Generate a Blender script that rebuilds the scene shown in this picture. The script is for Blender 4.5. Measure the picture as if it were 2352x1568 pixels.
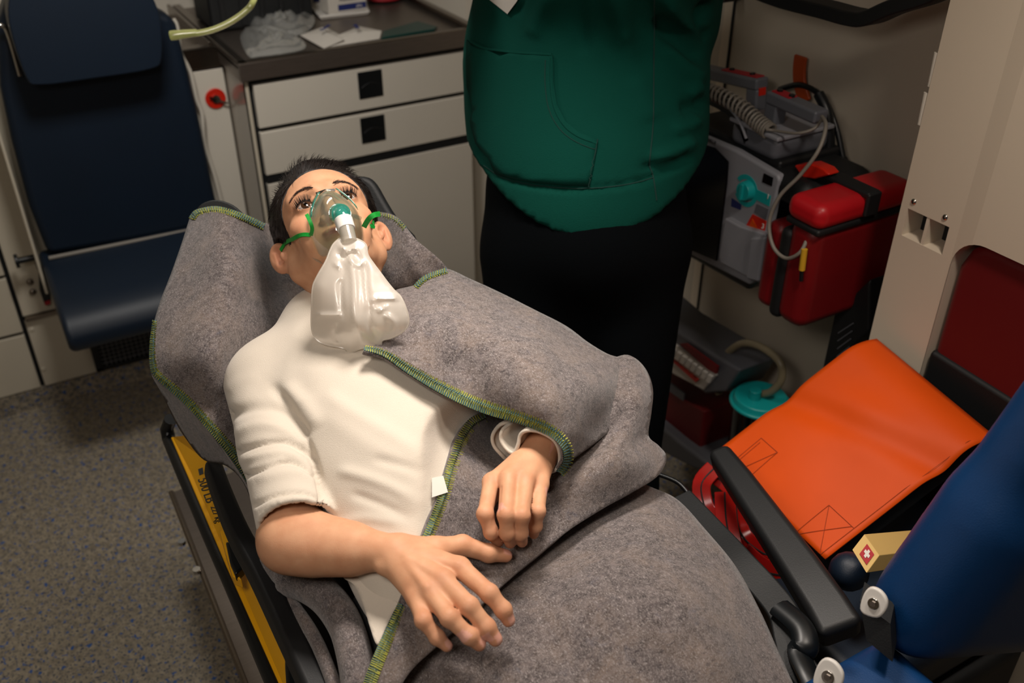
import bpy, bmesh, math, random
import numpy as np
from mathutils import Vector, Matrix
from mathutils.geometry import delaunay_2d_cdt
random.seed(7); RNG = np.random.RandomState(7)
for o in list(bpy.data.objects): bpy.data.objects.remove(o)
sc = bpy.context.scene
COL = sc.collection

# ---------------------------------------------------------------- camera
CH = 1.8; TH = math.radians(32.8); AZ = math.radians(30); FP = 2200.0
cam = bpy.data.cameras.new('camera'); co = bpy.data.objects.new('camera', cam); COL.objects.link(co)
co.location = (0, 0, CH); co.rotation_euler = (math.pi/2-TH, 0, -AZ)
cam.sensor_width = 36; cam.lens = FP/2352*36; cam.clip_start = .02
cam.dof.use_dof = True; cam.dof.focus_distance = 1.36; cam.dof.aperture_fstop = 4.0
sc.camera = co
# ---------------------------------------------------------------- light
sc.view_settings.view_transform = 'Standard'; sc.view_settings.look = 'None'
sc.view_settings.exposure = 0.0; sc.view_settings.gamma = 1.0; sc.view_settings.use_curve_mapping = False
w = bpy.data.worlds.new('world'); sc.world = w; w.use_nodes = True
w.node_tree.nodes['Background'].inputs[0].default_value = (.30, .42, .55, 1)
w.node_tree.nodes['Background'].inputs[1].default_value = .05
def area(name, loc, target, size, power, color, spread=180, sy=None):
    l = bpy.data.lights.new(name, 'AREA'); l.energy = power; l.color = color; l.size = size
    if sy: l.shape = 'RECTANGLE'; l.size_y = sy
    l.spread = math.radians(spread)
    o = bpy.data.objects.new(name, l); COL.objects.link(o); o.location = loc
    o.rotation_euler = (Vector(target)-Vector(loc)).to_track_quat('-Z', 'Y').to_euler()
    return o
area('ceiling_lamp_patient', (.66, 1.08, 2.04), (.44, .95, .9), .26, 4.6, (1.0, .91, .82), 88)
area('ceiling_lamp_seat', (.98, .45, 2.04), (1.08, .78, .7), .14, 2.3, (1.0, .88, .76), 100)
area('ceiling_lamp_front', (.35, 1.85, 2.04), (.5, 2.7, .7), .3, 10.5, (1.0, .95, .88), 150)
area('ceiling_lamp_rear', (-.25, .35, 2.02), (.3, .95, .7), .4, 5.2, (1.0, .90, .80), 140)

# ---------------------------------------------------------------- projection helpers (measurements off the photograph -> real places)
cT, sT, cA, sA = math.cos(TH), math.sin(TH), math.cos(AZ), math.sin(AZ)
Fv = np.array([sA*cT, cA*cT, -sT]); Rv = np.array([cA, -sA, 0.]); Uv = np.array([sA*sT, cA*sT, cT]); CAM = np.array([0, 0, CH])
def ray(px, py): return FP*Fv + (px-1176)*Rv + (784-py)*Uv
def PD(px, py, d): return CAM + ray(px, py)*(d/FP)
def PX(px, py, X): r = ray(px, py); return CAM + r*(X/r[0])
def PY(px, py, Y): r = ray(px, py); return CAM + r*(Y/r[1])
def PZ(px, py, Z): r = ray(px, py); return CAM + r*((Z-CH)/r[2])
def proj(P):
    P = np.asarray(P, float)-CAM; d = P@Fv
    return np.stack([1176+FP*(P@Rv)/d, 784-FP*(P@Uv)/d], -1), d

# ---------------------------------------------------------------- materials
def lin(h):
    h = h.lstrip('#'); c = [int(h[i:i+2], 16)/255 for i in (0, 2, 4)]
    return tuple(x/12.92 if x <= .04045 else ((x+.055)/1.055)**2.4 for x in c)+(1,)
def mat(name, col, rough=.5, metal=0, noise=0, nscale=20, bump=0, bscale=80, spec=None, coat=0, dark=None, stretch=None, trans=None, sheen=0, sss=0):
    m = bpy.data.materials.new(name); m.use_nodes = True; nt = m.node_tree; b = nt.nodes['Principled BSDF']
    c = lin(col); b.inputs['Base Color'].default_value = c; b.inputs['Roughness'].default_value = rough; b.inputs['Metallic'].default_value = metal
    if spec is not None: b.inputs['Specular IOR Level'].default_value = spec
    if coat: b.inputs['Coat Weight'].default_value = coat; b.inputs['Coat Roughness'].default_value = .15
    if sheen: b.inputs['Sheen Weight'].default_value = sheen; b.inputs['Sheen Roughness'].default_value = .6
    if sss:
        b.inputs['Subsurface Weight'].default_value = sss; b.inputs['Subsurface Radius'].default_value = (.012, .004, .002); b.inputs['Subsurface Scale'].default_value = 1
    tc = nt.nodes.new('ShaderNodeTexCoord'); src = tc.outputs['Object']
    if stretch:
        mp = nt.nodes.new('ShaderNodeMapping'); mp.inputs['Scale'].default_value = stretch; nt.links.new(src, mp.inputs[0]); src = mp.outputs[0]
    if noise:
        n = nt.nodes.new('ShaderNodeTexNoise'); n.inputs['Scale'].default_value = nscale; n.inputs['Detail'].default_value = 5; nt.links.new(src, n.inputs[0])
        mx = nt.nodes.new('ShaderNodeMix'); mx.data_type = 'RGBA'
        d = lin(dark) if dark else tuple(x*(1-noise) for x in c[:3])+(1,)
        mx.inputs[6].default_value = d; mx.inputs[7].default_value = c
        r = nt.nodes.new('ShaderNodeMapRange'); r.inputs[1].default_value = .3; r.inputs[2].default_value = .7
        nt.links.new(n.outputs[0], r.inputs[0]); nt.links.new(r.outputs[0], mx.inputs[0]); nt.links.new(mx.outputs[2], b.inputs['Base Color'])
    if bump:
        n = nt.nodes.new('ShaderNodeTexNoise'); n.inputs['Scale'].default_value = bscale; n.inputs['Detail'].default_value = 4; nt.links.new(src, n.inputs[0])
        bp = nt.nodes.new('ShaderNodeBump'); bp.inputs['Strength'].default_value = bump; bp.inputs['Distance'].default_value = .002
        nt.links.new(n.outputs[0], bp.inputs['Height']); nt.links.new(bp.outputs[0], b.inputs['Normal'])
    return m
def thinfilm(name, col, transp, rough=.12, diff=.1, trl=.0):
    """thin clear or milky plastic: mostly lets light through, fresnel gloss, some diffuse/translucent body"""
    m = bpy.data.materials.new(name); m.use_nodes = True; nt = m.node_tree; N = nt.nodes; L = nt.links
    N.remove(N['Principled BSDF']); out = N['Material Output']
    t = N.new('ShaderNodeBsdfTransparent'); t.inputs[0].default_value = tuple(.5+.5*x for x in lin(col)[:3])+(1,)
    g = N.new('ShaderNodeBsdfGlossy'); g.inputs[1].default_value = rough; g.inputs[0].default_value = (1, 1, 1, 1)
    d = N.new('ShaderNodeBsdfDiffuse'); d.inputs[0].default_value = lin(col)
    tl = N.new('ShaderNodeBsdfTranslucent'); tl.inputs[0].default_value = lin(col)
    a = N.new('ShaderNodeMixShader'); a.inputs[0].default_value = trl; L.new(d.outputs[0], a.inputs[1]); L.new(tl.outputs[0], a.inputs[2])
    b = N.new('ShaderNodeMixShader'); b.inputs[0].default_value = transp; L.new(a.outputs[0], b.inputs[1]); L.new(t.outputs[0], b.inputs[2])
    lw = N.new('ShaderNodeLayerWeight'); lw.inputs[0].default_value = .35
    c = N.new('ShaderNodeMixShader'); mr = N.new('ShaderNodeMapRange'); mr.inputs[3].default_value = .06; mr.inputs[4].default_value = .55
    L.new(lw.outputs['Facing'], mr.inputs[0]); L.new(mr.outputs[0], c.inputs[0]); L.new(b.outputs[0], c.inputs[1]); L.new(g.outputs[0], c.inputs[2]); L.new(c.outputs[0], out.inputs[0])
    return m
M = {}
M['cream'] = mat('cream_laminate', '#c9c0ae', .42, noise=.06, nscale=3)
M['panel'] = mat('white_panel', '#d6cfc2', .45, noise=.05, nscale=2.5)
M['wall'] = mat('wall_plastic', '#bfb5a5', .5, noise=.10, nscale=2)
M['column'] = mat('column_plastic', '#d6c8b4', .5, noise=.04, nscale=2)
M['black'] = mat('black_plastic', '#0b0f12', .38)
M['blackmat'] = mat('black_rubber', '#0d0f11', .6, bump=.15, bscale=400)
M['greyblack'] = mat('dark_grey_plastic', '#121315', .5, bump=.1, bscale=600)
M['navy'] = mat('navy_vinyl', '#06192b', .5, noise=.1, nscale=8, bump=.12, bscale=500)
M['blue'] = mat('blue_vinyl', '#063a6c', .45, noise=.08, nscale=8, bump=.15, bscale=500)
M['steel'] = mat('brushed_steel', '#8d8379', .28, 1, noise=.15, nscale=30, stretch=(1, 14, 14))
M['steeldark'] = mat('dark_steel', '#8a8078', .38, .85, noise=.15, nscale=20, stretch=(1, 14, 14))
M['chrome'] = mat('chrome', '#c8c4be', .15, 1)
M['seam'] = mat('black_seam', '#04070a', .7)
M['red'] = mat('red_vinyl', '#74090f', .45, noise=.1, nscale=15, bump=.1, bscale=300)
M['redlid'] = mat('red_lid', '#b3121b', .4); M['redbright'] = mat('red_plastic', '#c9220f', .35)
M['orange'] = mat('orange_tarpaulin', '#d64d06', .55, spec=.22, noise=.12, nscale=7, bump=.08, bscale=60)
M['orangeplastic'] = mat('orange_plastic', '#b0440f', .4)
M['grey'] = mat('grey_plastic', '#5d5f66', .45)
M['greylight'] = mat('light_grey_plastic', '#8e8f96', .45)
M['greycable'] = mat('grey_cable', '#7d776e', .5)
M['teal'] = mat('teal_plastic', '#129c9c', .35)
M['white'] = mat('white_plastic', '#d9d5cf', .35)
M['paper'] = mat('white_paper', '#cfc9c0', .8)
M['yellow'] = mat('yellow_enamel', '#efae0c', .38, noise=.08, nscale=9)
M['blueprint'] = mat('blue_print', '#1c2a6a', .6)
M['greyprint'] = mat('grey_print', '#4a4a52', .6)
M['green'] = mat('green_elastic', '#0f9a34', .5, noise=.3, nscale=300, stretch=(1, 1, 1))
M['screen'] = mat('black_glass', '#05080b', .12)
M['yellowcord'] = mat('yellow_cord', '#c79a20', .6)
M['redprint'] = mat('red_print', '#a01622', .6)
M['clear'] = thinfilm('clear_plastic', '#e2ece0', .95, .06)
M['cleargreen'] = thinfilm('clear_green_tube', '#c9cf8a', .55, .1)
M['film'] = thinfilm('crinkled_film', '#e0e0dc', .72, .07)
M['glosspanel'] = mat('glossy_side_panel', '#a39b90', .18)

# ---------------------------------------------------------------- object helpers
def tag(o, label=None, cat=None, group=None, kind=None):
    if label: o['label'] = label
    if cat: o['category'] = cat
    if group: o['group'] = group
    if kind: o['kind'] = kind
    return o
def empty(name, loc, label=None, cat=None, group=None):
    o = bpy.data.objects.new(name, None); COL.objects.link(o); o.location = tuple(loc); o.empty_display_size = .05
    return tag(o, label, cat, group)
def mob(name, verts, faces, m, parent=None, smooth=True, label=None, kind=None, bevel=0, seg=2, solid=0, soff=-1, sub=0):
    me = bpy.data.meshes.new(name); me.from_pydata([tuple(map(float, v)) for v in verts], [], [tuple(int(i) for i in f) for f in faces]); me.update()
    return mfin(name, me, m, parent, smooth, label, kind, bevel, seg, solid, soff, sub)
def mfin(name, me, m, parent=None, smooth=True, label=None, kind=None, bevel=0, seg=2, solid=0, soff=-1, sub=0):
    if isinstance(m, (list, tuple)):
        for x in m: me.materials.append(M[x] if isinstance(x, str) else x)
    else: me.materials.append(M[m] if isinstance(m, str) else m)
    o = bpy.data.objects.new(name, me); COL.objects.link(o)
    if parent:
        o.parent = parent; o.matrix_parent_inverse = world_of(parent).inverted()
    if smooth and len(me.polygons):
        me.polygons.foreach_set('use_smooth', [True]*len(me.polygons))
    if solid: s = o.modifiers.new('s', 'SOLIDIFY'); s.thickness = solid; s.offset = soff
    if sub: s = o.modifiers.new('u', 'SUBSURF'); s.levels = s.render_levels = sub
    if bevel:
        b = o.modifiers.new('b', 'BEVEL'); b.width = bevel; b.segments = seg; b.limit_method = 'ANGLE'; b.angle_limit = math.radians(35); b.harden_normals = False
        if smooth: me.set_sharp_from_angle(angle=math.radians(40)); b.harden_normals = True
    elif smooth and not sub: me.set_sharp_from_angle(angle=math.radians(50))
    return tag(o, label, kind=kind)
def world_of(o):
    m = Matrix.LocRotScale(o.location, o.rotation_euler, o.scale)
    if o.parent: return world_of(o.parent) @ o.matrix_parent_inverse @ m
    return m
class G:
    """collects simple solids into ONE mesh"""
    def __init__(s): s.v = []; s.f = []
    def add(s, v, f):
        n = len(s.v); s.v += [tuple(map(float, x)) for x in v]; s.f += [tuple(int(i)+n for i in q) for q in f]; return s
    def box(s, a, b, mtx=None):
        x0, y0, z0 = a; x1, y1, z1 = b
        v = [(x, y, z) for x in (x0, x1) for y in (y0, y1) for z in (z0, z1)]
        if mtx is not None: v = [tuple(mtx @ Vector(p)) for p in v]
        return s.add(v, [(0, 1, 3, 2), (4, 6, 7, 5), (0, 4, 5, 1), (2, 3, 7, 6), (0, 2, 6, 4), (1, 5, 7, 3)])
    def hexa(s, lo, hi):
        """four lower and four upper corners (same order)"""
        n = len(lo); return s.add(list(lo)+list(hi), [tuple(range(n))[::-1], tuple(range(n, 2*n))]+[(i, (i+1) % n, n+(i+1) % n, n+i) for i in range(n)])
    def tube(s, pts, r, seg=10, cap=True, flat=None, closed=False):
        P = [Vector(p) for p in pts]; n = len(P); R = r if hasattr(r, '__len__') else [r]*n
        fr = None; rings = []
        for i in range(n):
            if closed: t = (P[(i+1) % n]-P[i-1]).normalized()
            else: t = (P[min(i+1, n-1)]-P[max(i-1, 0)]).normalized()
            if fr is None:
                fr = t.cross(Vector((0, 0, 1)) if abs(t.z) < .9 else Vector((1, 0, 0))).normalized()
            else:
                fr = (fr-t*fr.dot(t)).normalized()
            b = t.cross(fr)
            fa, fb = (flat if flat else (1, 1))
            rings.append([P[i]+(fr*math.cos(a)*fa+b*math.sin(a)*fb)*R[i] for a in [2*math.pi*k/seg for k in range(seg)]])
        v = [p for ri in rings for p in ri]; f = []
        for i in range(n if closed else n-1):
            j = (i+1) % n
            for k in range(seg): f.append((i*seg+k, i*seg+(k+1) % seg, j*seg+(k+1) % seg, j*seg+k))
        if cap and not closed: f += [tuple(range(seg))[::-1], tuple(range((n-1)*seg, n*seg))]
        return s.add(v, f)
    def cyl(s, a, b, r, r2=None, seg=24): return s.tube([a, b], [r, r if r2 is None else r2], seg)
    def ribbon(s, pts, nrm, w, th):
        """flat strap: pts centreline, nrm face normal(s), w full width, th thickness"""
        P = [Vector(p) for p in pts]; n = len(P); v = []
        for i in range(n):
            t = (P[min(i+1, n-1)]-P[max(i-1, 0)]).normalized(); nn = Vector(nrm[i] if hasattr(nrm[0], '__len__') else nrm); nn = (nn-t*nn.dot(t)).normalized(); sd = t.cross(nn)
            ww = w[i] if hasattr(w, '__len__') else w
            v += [P[i]+sd*ww/2+nn*th/2, P[i]-sd*ww/2+nn*th/2, P[i]-sd*ww/2-nn*th/2, P[i]+sd*ww/2-nn*th/2]
        f = [(0, 1, 2, 3), tuple(4*(n-1)+k for k in (3, 2, 1, 0))]
        for i in range(n-1):
            for k in range(4): f.append((4*i+k, 4*i+4+k, 4*i+4+(k+1) % 4, 4*i+(k+1) % 4))
        return s.add(v, f)
    def sph(s, c, r, seg=16, rings=10, scale=(1, 1, 1)):
        v = []; f = []
        for i in range(rings+1):
            th = math.pi*i/rings
            for k in range(seg):
                ph = 2*math.pi*k/seg; v.append((c[0]+r*scale[0]*math.sin(th)*math.cos(ph), c[1]+r*scale[1]*math.sin(th)*math.sin(ph), c[2]+r*scale[2]*math.cos(th)))
        for i in range(rings):
            for k in range(seg): f.append((i*seg+k, (i+1)*seg+k, (i+1)*seg+(k+1) % seg, i*seg+(k+1) % seg))
        return s.add(v, f)
    def prism(s, poly, d):
        """planar 3D polygon extruded by vector d"""
        n = len(poly); P = [Vector(p) for p in poly]; D = Vector(d)
        return s.add(P+[p+D for p in P], [tuple(range(n))[::-1], tuple(range(n, 2*n))]+[(i, (i+1) % n, n+(i+1) % n, n+i) for i in range(n)])
    def ob(s, name, m, parent=None, **k):
        o = mob(name, s.v, s.f, m, parent, **k)
        bm = bmesh.new(); bm.from_mesh(o.data); bmesh.ops.recalc_face_normals(bm, faces=bm.faces); bm.to_mesh(o.data); bm.free()
        return o
def spline(P, n=8, closed=False):
    """Catmull-Rom through points (any dimension)"""
    P = [np.asarray(p, float) for p in P]; m = len(P); out = []
    rng = range(m) if closed else range(m-1)
    for i in rng:
        if closed: a, b, c, d = P[i-1], P[i], P[(i+1) % m], P[(i+2) % m]
        else: a, b, c, d = P[max(i-1, 0)], P[i], P[i+1], P[min(i+2, m-1)]
        for k in range(n):
            t = k/n; out.append(.5*((2*b)+(c-a)*t+(2*a-5*b+4*c-d)*t*t+(3*b-a-3*c+d)*t**3))
    if not closed: out.append(P[-1])
    return out
def rrect(w, h, r, n=6):
    out = []
    for cx, cy, a0 in ((w/2-r, h/2-r, 0), (-w/2+r, h/2-r, 90), (-w/2+r, -h/2+r, 180), (w/2-r, -h/2+r, 270)):
        for k in range(n+1):
            a = math.radians(a0+90*k/n); out.append((cx+r*math.cos(a), cy+r*math.sin(a)))
    return out
def textobj(s, name, m, parent, origin, xdir, ydir, size, depth=.0006, align='CENTER'):
    c = bpy.data.curves.new(name, 'FONT'); c.body = s; c.size = size; c.extrude = depth; c.align_x = align; c.align_y = 'CENTER'
    o = bpy.data.objects.new('t', c); COL.objects.link(o)
    x = Vector(xdir).normalized(); y = Vector(ydir); y = (y-x*y.dot(x)).normalized(); z = x.cross(y)
    mx = Matrix(((x.x, y.x, z.x, origin[0]), (x.y, y.y, z.y, origin[1]), (x.z, y.z, z.z, origin[2]), (0, 0, 0, 1)))
    dg = bpy.context.evaluated_depsgraph_get(); me = bpy.data.meshes.new_from_object(o.evaluated_get(dg)); me.transform(mx)
    bpy.data.objects.remove(o)
    return mfin(name, me, m, parent, smooth=False)

# ---------------------------------------------------------------- signed distance modelling (numpy) + surface nets
def v3(p): return np.array(p, np.float32)
def s_cap(a, b, ra, rb=None):
    a, b = v3(a), v3(b); rb = ra if rb is None else rb; ba = b-a; L = float(ba@ba)
    def f(p):
        h = np.clip(((p-a)@ba)/L, 0, 1); return np.linalg.norm(p-a-h[:, None]*ba, axis=1)-(ra+h*(rb-ra))
    return f
def s_ell(c, r, rot=None):
    c, r = v3(c), v3(r)
    def f(p):
        q = p-c
        if rot is not None: q = q@rot
        k0 = np.linalg.norm(q/r, axis=1); k1 = np.linalg.norm(q/(r*r), axis=1)+1e-9; return k0*(k0-1)/k1
    return f
def s_box(c, h, rad, rot=None):
    c, h = v3(c), v3(h)
    def f(p):
        q = p-c
        if rot is not None: q = q@rot
        q = np.abs(q)-(h-rad); return np.linalg.norm(np.maximum(q, 0), axis=1)+np.minimum(q.max(axis=1), 0)-rad
    return f
def s_tor(c, R, r, rot, sx=1, sy=1):
    c = v3(c)
    def f(p):
        q = (p-c)@rot; a = np.sqrt((q[:, 0]/sx)**2+(q[:, 1]/sy)**2); return np.sqrt((a-R)**2+q[:, 2]**2)-r
    return f
def rotm(x=0, y=0, z=0):
    return np.array(Matrix.Rotation(math.radians(z), 3, 'Z') @ Matrix.Rotation(math.radians(y), 3, 'Y') @ Matrix.Rotation(math.radians(x), 3, 'X'), np.float32)
def combine(ops):
    def f(p):
        d = None
        for op, g, k in ops:
            e = g(p)
            if d is None: d = e
            elif op == 'u':
                if k <= 0: d = np.minimum(d, e)
                else:
                    h = np.clip(.5+.5*(e-d)/k, 0, 1); d = e*(1-h)+d*h-k*h*(1-h)
            elif op == 's':
                if k <= 0: d = np.maximum(d, -e)
                else:
                    h = np.clip(.5-.5*(d+e)/k, 0, 1); d = d*(1-h)-e*h+k*h*(1-h)
            elif op == 'i':
                d = np.maximum(d, e)
        return d
    return f
def sdf_mesh(f, lo, hi, res, blk=6):
    lo, hi = np.array(lo, np.float32), np.array(hi, np.float32)
    nb = np.ceil((hi-lo)/(res*blk)).astype(int); n = nb*blk+1
    cs = res*blk
    cg = np.stack(np.meshgrid(*[lo[i]+cs*(np.arange(nb[i])+.5) for i in range(3)], indexing='ij'), -1).reshape(-1, 3).astype(np.float32)
    cd = f(cg); act = (np.abs(cd) < cs*1.25).reshape(nb); inner = (cd < 0).reshape(nb)
    V = np.where(np.repeat(np.repeat(np.repeat(inner, blk, 0), blk, 1), blk, 2), -1., 1.).astype(np.float32)
    V = np.pad(V, ((0, 1),)*3, mode='edge')
    need = np.zeros(n, bool)
    ai, aj, ak = np.nonzero(act)
    for a in range(blk+1):
        for b in range(blk+1):
            for c in range(blk+1): need[ai*blk+a, aj*blk+b, ak*blk+c] = True
    I = np.argwhere(need)
    for s in range(0, len(I), 400000):
        q = I[s:s+400000]; V[q[:, 0], q[:, 1], q[:, 2]] = f(lo+q.astype(np.float32)*res)
    S = V < 0
    c = np.zeros(np.array(n)-1, np.int8)
    for a in (0, 1):
        for b in (0, 1):
            for g in (0, 1): c += S[a:n[0]-1+a, b:n[1]-1+b, g:n[2]-1+g]
    C = np.argwhere((c > 0) & (c < 8)); idx = -np.ones(np.array(n)-1, np.int64); idx[C[:, 0], C[:, 1], C[:, 2]] = np.arange(len(C))
    acc = np.zeros((len(C), 3)); cnt = np.zeros(len(C))
    for ax in range(3):
        o = [k for k in range(3) if k != ax]
        for b in (0, 1):
            for g in (0, 1):
                off = np.zeros(3, int); off[o[0]] = b; off[o[1]] = g; e = off.copy(); e[ax] = 1
                A = C+off; B = C+e; va = V[A[:, 0], A[:, 1], A[:, 2]]; vb = V[B[:, 0], B[:, 1], B[:, 2]]
                m = (va < 0) != (vb < 0); t = np.where(m, va/(va-vb+1e-12), 0)
                p = off[None].astype(float).repeat(len(C), 0); p[:, ax] += t; acc += p*m[:, None]; cnt += m
    P = lo+(C+acc/cnt[:, None])*res
    F = []
    for ax in range(3):
        sl = [slice(1, n[k]-1) for k in range(3)]; sa = list(sl); sb = list(sl); sa[ax] = slice(0, n[ax]-1); sb[ax] = slice(1, n[ax])
        a = S[tuple(sa)]; b = S[tuple(sb)]; E = np.argwhere(a != b)
        if not len(E): continue
        base = E.copy()
        for k in range(3):
            if k != ax: base[:, k] += 1
        o1, o2 = (ax+1) % 3, (ax+2) % 3
        d1 = np.zeros(3, int); d1[o1] = 1; d2 = np.zeros(3, int); d2[o2] = 1
        q = [base-d1-d2, base-d2, base, base-d1]
        ids = np.stack([idx[k[:, 0], k[:, 1], k[:, 2]] for k in q], 1)
        inside = a[tuple(E.T)]
        ids = np.where(inside[:, None], ids, ids[:, ::-1]); F.append(ids)
    F = np.concatenate(F); F = F[(F >= 0).all(1)]
    return P, F
def vnormals(P, F):
    F = np.asarray(F); a = P[F[:, 0]]; b = P[F[:, 1]]; c = P[F[:, 2]]; fn = np.cross(b-a, c-a)
    N = np.zeros_like(P)
    for k in range(F.shape[1]): np.add.at(N, F[:, k], fn)
    return N/(np.linalg.norm(N, axis=1)[:, None]+1e-12)
def segdist(Q, poly):
    """distance of 2-D (or 3-D) points to a polyline, and taper 0..1..0 along it"""
    best = np.full(len(Q), 1e9); par = np.zeros(len(Q)); n = len(poly)-1
    for i in range(n):
        a = np.asarray(poly[i], float); b = np.asarray(poly[i+1], float); ba = b-a
        h = np.clip(((Q-a)@ba)/(ba@ba+1e-9), 0, 1); d = np.linalg.norm(Q-a-h[:, None]*ba, axis=1)
        m = d < best; best[m] = d[m]; par[m] = (i+h[m])/n
    return best, par
def crease(Q, creases):
    """sum of ridges / valleys; each = (polyline, width, amplitude[, taper])"""
    D = np.zeros(len(Q))
    for c in creases:
        pl = spline(c[0], 5) if len(c[0]) > 2 else c[0]
        d, t = segdist(Q, pl); tp = 1 if len(c) > 3 and not c[3] else np.clip(np.sin(np.pi*np.clip(t, .02, .98))*1.6, 0, 1)
        D += c[2]*np.exp(-(d/c[1])**2)*tp
    return D
def fast_obj(name, P, F, m, parent=None, label=None, kind=None, sharp=False):
    me = bpy.data.meshes.new(name); F = np.asarray(F); k = F.shape[1]
    me.vertices.add(len(P)); me.vertices.foreach_set('co', np.asarray(P, np.float32).ravel())
    me.loops.add(F.size); me.loops.foreach_set('vertex_index', F.astype(np.int32).ravel())
    me.polygons.add(len(F)); me.polygons.foreach_set('loop_start', np.arange(0, F.size, k, dtype=np.int32)); me.polygons.foreach_set('loop_total', np.full(len(F), k, np.int32))
    me.polygons.foreach_set('use_smooth', np.ones(len(F), bool)); me.update(calc_edges=True); me.validate()
    if isinstance(m, (list, tuple)):
        for x in m: me.materials.append(M[x] if isinstance(x, str) else x)
    else: me.materials.append(M[m] if isinstance(m, str) else m)
    o = bpy.data.objects.new(name, me); COL.objects.link(o)
    if parent: o.parent = parent; o.matrix_parent_inverse = world_of(parent).inverted()
    return tag(o, label, kind=kind)
def colattr(o, name, cols):
    a = o.data.color_attributes.new(name, 'FLOAT_COLOR', 'POINT'); c = np.ones((len(o.data.vertices), 4), np.float32); c[:, :cols.shape[1]] = cols; a.data.foreach_set('color', c.ravel())
def under(P, sheets, gap=.010, ramp=.00055, reach=130):
    """press a body surface down so that the cloth lies on top of it"""
    Q, d = proj(P); P = P.copy()
    for s in sheets:
        O = np.array(s.out); m = (Q[:, 0] > O[:, 0].min()-reach) & (Q[:, 0] < O[:, 0].max()+reach) & (Q[:, 1] > O[:, 1].min()-reach) & (Q[:, 1] < O[:, 1].max()+reach)
        I = np.nonzero(m)[0]
        if not len(I): continue
        q = Q[I]; ins = inpoly(q, s.out); ds, _ = segdist(q, s.out+[s.out[0]]); ds = np.where(ins, 0, ds)
        near = np.zeros_like(q); best = np.full(len(q), 1e9); L = s.out+[s.out[0]]
        for a, b in zip(L[:-1], L[1:]):
            a = np.asarray(a, float); ba = np.asarray(b, float)-a; h = np.clip(((q-a)@ba)/(ba@ba+1e-9), 0, 1); c = a+h[:, None]*ba; e = np.linalg.norm(q-c, axis=1); w_ = e < best; best[w_] = e[w_]; near[w_] = c[w_]
        lim = s.depth(np.where(ins[:, None], q, near))+gap-ds*ramp-np.maximum(0, ds-30)*ramp*.8; push = (d[I] < lim) & (ds < reach)
        J_ = I[push]; P[J_] = CAM+(P[J_]-CAM)*(lim[push]/d[J_])[:, None]; d[J_] = lim[push]
    return P
def relax(P, F, w, it=8):
    F = np.asarray(F); E = np.concatenate([F[:, [k, (k+1) % F.shape[1]]] for k in range(F.shape[1])]); P = P.copy(); n = np.bincount(E[:, 0], minlength=len(P))+np.bincount(E[:, 1], minlength=len(P))
    for _ in range(it):
        A = np.stack([np.bincount(E[:, 0], P[E[:, 1], k], len(P))+np.bincount(E[:, 1], P[E[:, 0], k], len(P)) for k in range(3)], 1)/n[:, None]; P += (A-P)*w[:, None]*.6
    return P
def inpoly(Q, poly):
    x, y = Q[:, 0], Q[:, 1]; r = np.zeros(len(Q), bool); n = len(poly)
    for i in range(n):
        x0, y0 = poly[i]; x1, y1 = poly[i-1]
        c = ((y0 > y) != (y1 > y)) & (x < (x1-x0)*(y-y0)/((y1-y0) if y1 != y0 else 1e-9)+x0); r ^= c
    return r
def tps(C, val):
    C = np.asarray(C, float)/500; val = np.asarray(val, float); n = len(C)
    def U(r2): return r2*np.log(r2+1e-12)*.5
    K = U(((C[:, None]-C[None])**2).sum(-1))+np.eye(n)*1e-4; Pm = np.c_[np.ones(n), C]
    A = np.zeros((n+3, n+3)); A[:n, :n] = K; A[:n, n:] = Pm; A[n:, :n] = Pm.T
    s = np.linalg.solve(A, np.r_[val, 0, 0, 0])
    def f(Q):
        Q = np.asarray(Q, float)/500; return U(((Q[:, None]-C[None])**2).sum(-1))@s[:n]+np.c_[np.ones(len(Q)), Q]@s[n:]
    return f
def depth_of(px, py, Z): return (Z-CH)/ray(px, py)[2]*FP
class Sheet:
    """cloth surface: outline and heights measured off the photo; each control = (x, y, Z) world height"""
    def __init__(s, outline, ctrl, step=9, n=6, creases=(), smooth_outline=True):
        s.out = [tuple(p) for p in (spline(outline, n, True) if smooth_outline else outline)]
        s.inv = tps([(c[0], c[1]) for c in ctrl], [1/depth_of(*c) for c in ctrl]); s.cr = creases; s.step = step
    def depth(s, Q):
        Q = np.asarray(Q, float); return 1/s.inv(Q)-(crease(Q, s.cr) if s.cr else 0)
    def at(s, x, y, off=0): 
        return PD(x, y, float(s.depth([(x, y)])[0])-off)
    def mesh(s):
        O = np.array(s.out); x0, y0 = O.min(0); x1, y1 = O.max(0); st = s.step
        g = np.array([(x+(st/2 if j % 2 else 0), y) for j, y in enumerate(np.arange(y0, y1, st*.87)) for x in np.arange(x0, x1, st)])
        g = g[inpoly(g, s.out)]; dd, _ = segdist(g, list(s.out)+[s.out[0]]); g = g[dd > st*.5]
        Q = np.vstack([O, g]); n = len(O)
        vs, es, fs, *_ = delaunay_2d_cdt([Vector(q) for q in Q], [], [list(range(n))], 1, 1e-4)
        Q = np.array([tuple(v) for v in vs]); d = s.depth(Q); R = np.array([PD(q[0], q[1], dd) for q, dd in zip(Q, d)])
        F = []
        for f in fs:
            a, b, c = f[:3]; nn = np.cross(R[b]-R[a], R[c]-R[a]); F.append(f if nn@(CAM-R[a]) > 0 else f[::-1])
        return R, F
    def ob(s, name, m, parent=None, th=.006, **k):
        R, F = s.mesh(); return mob(name, R, F, m, parent, solid=th, soff=-1, **k)
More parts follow.
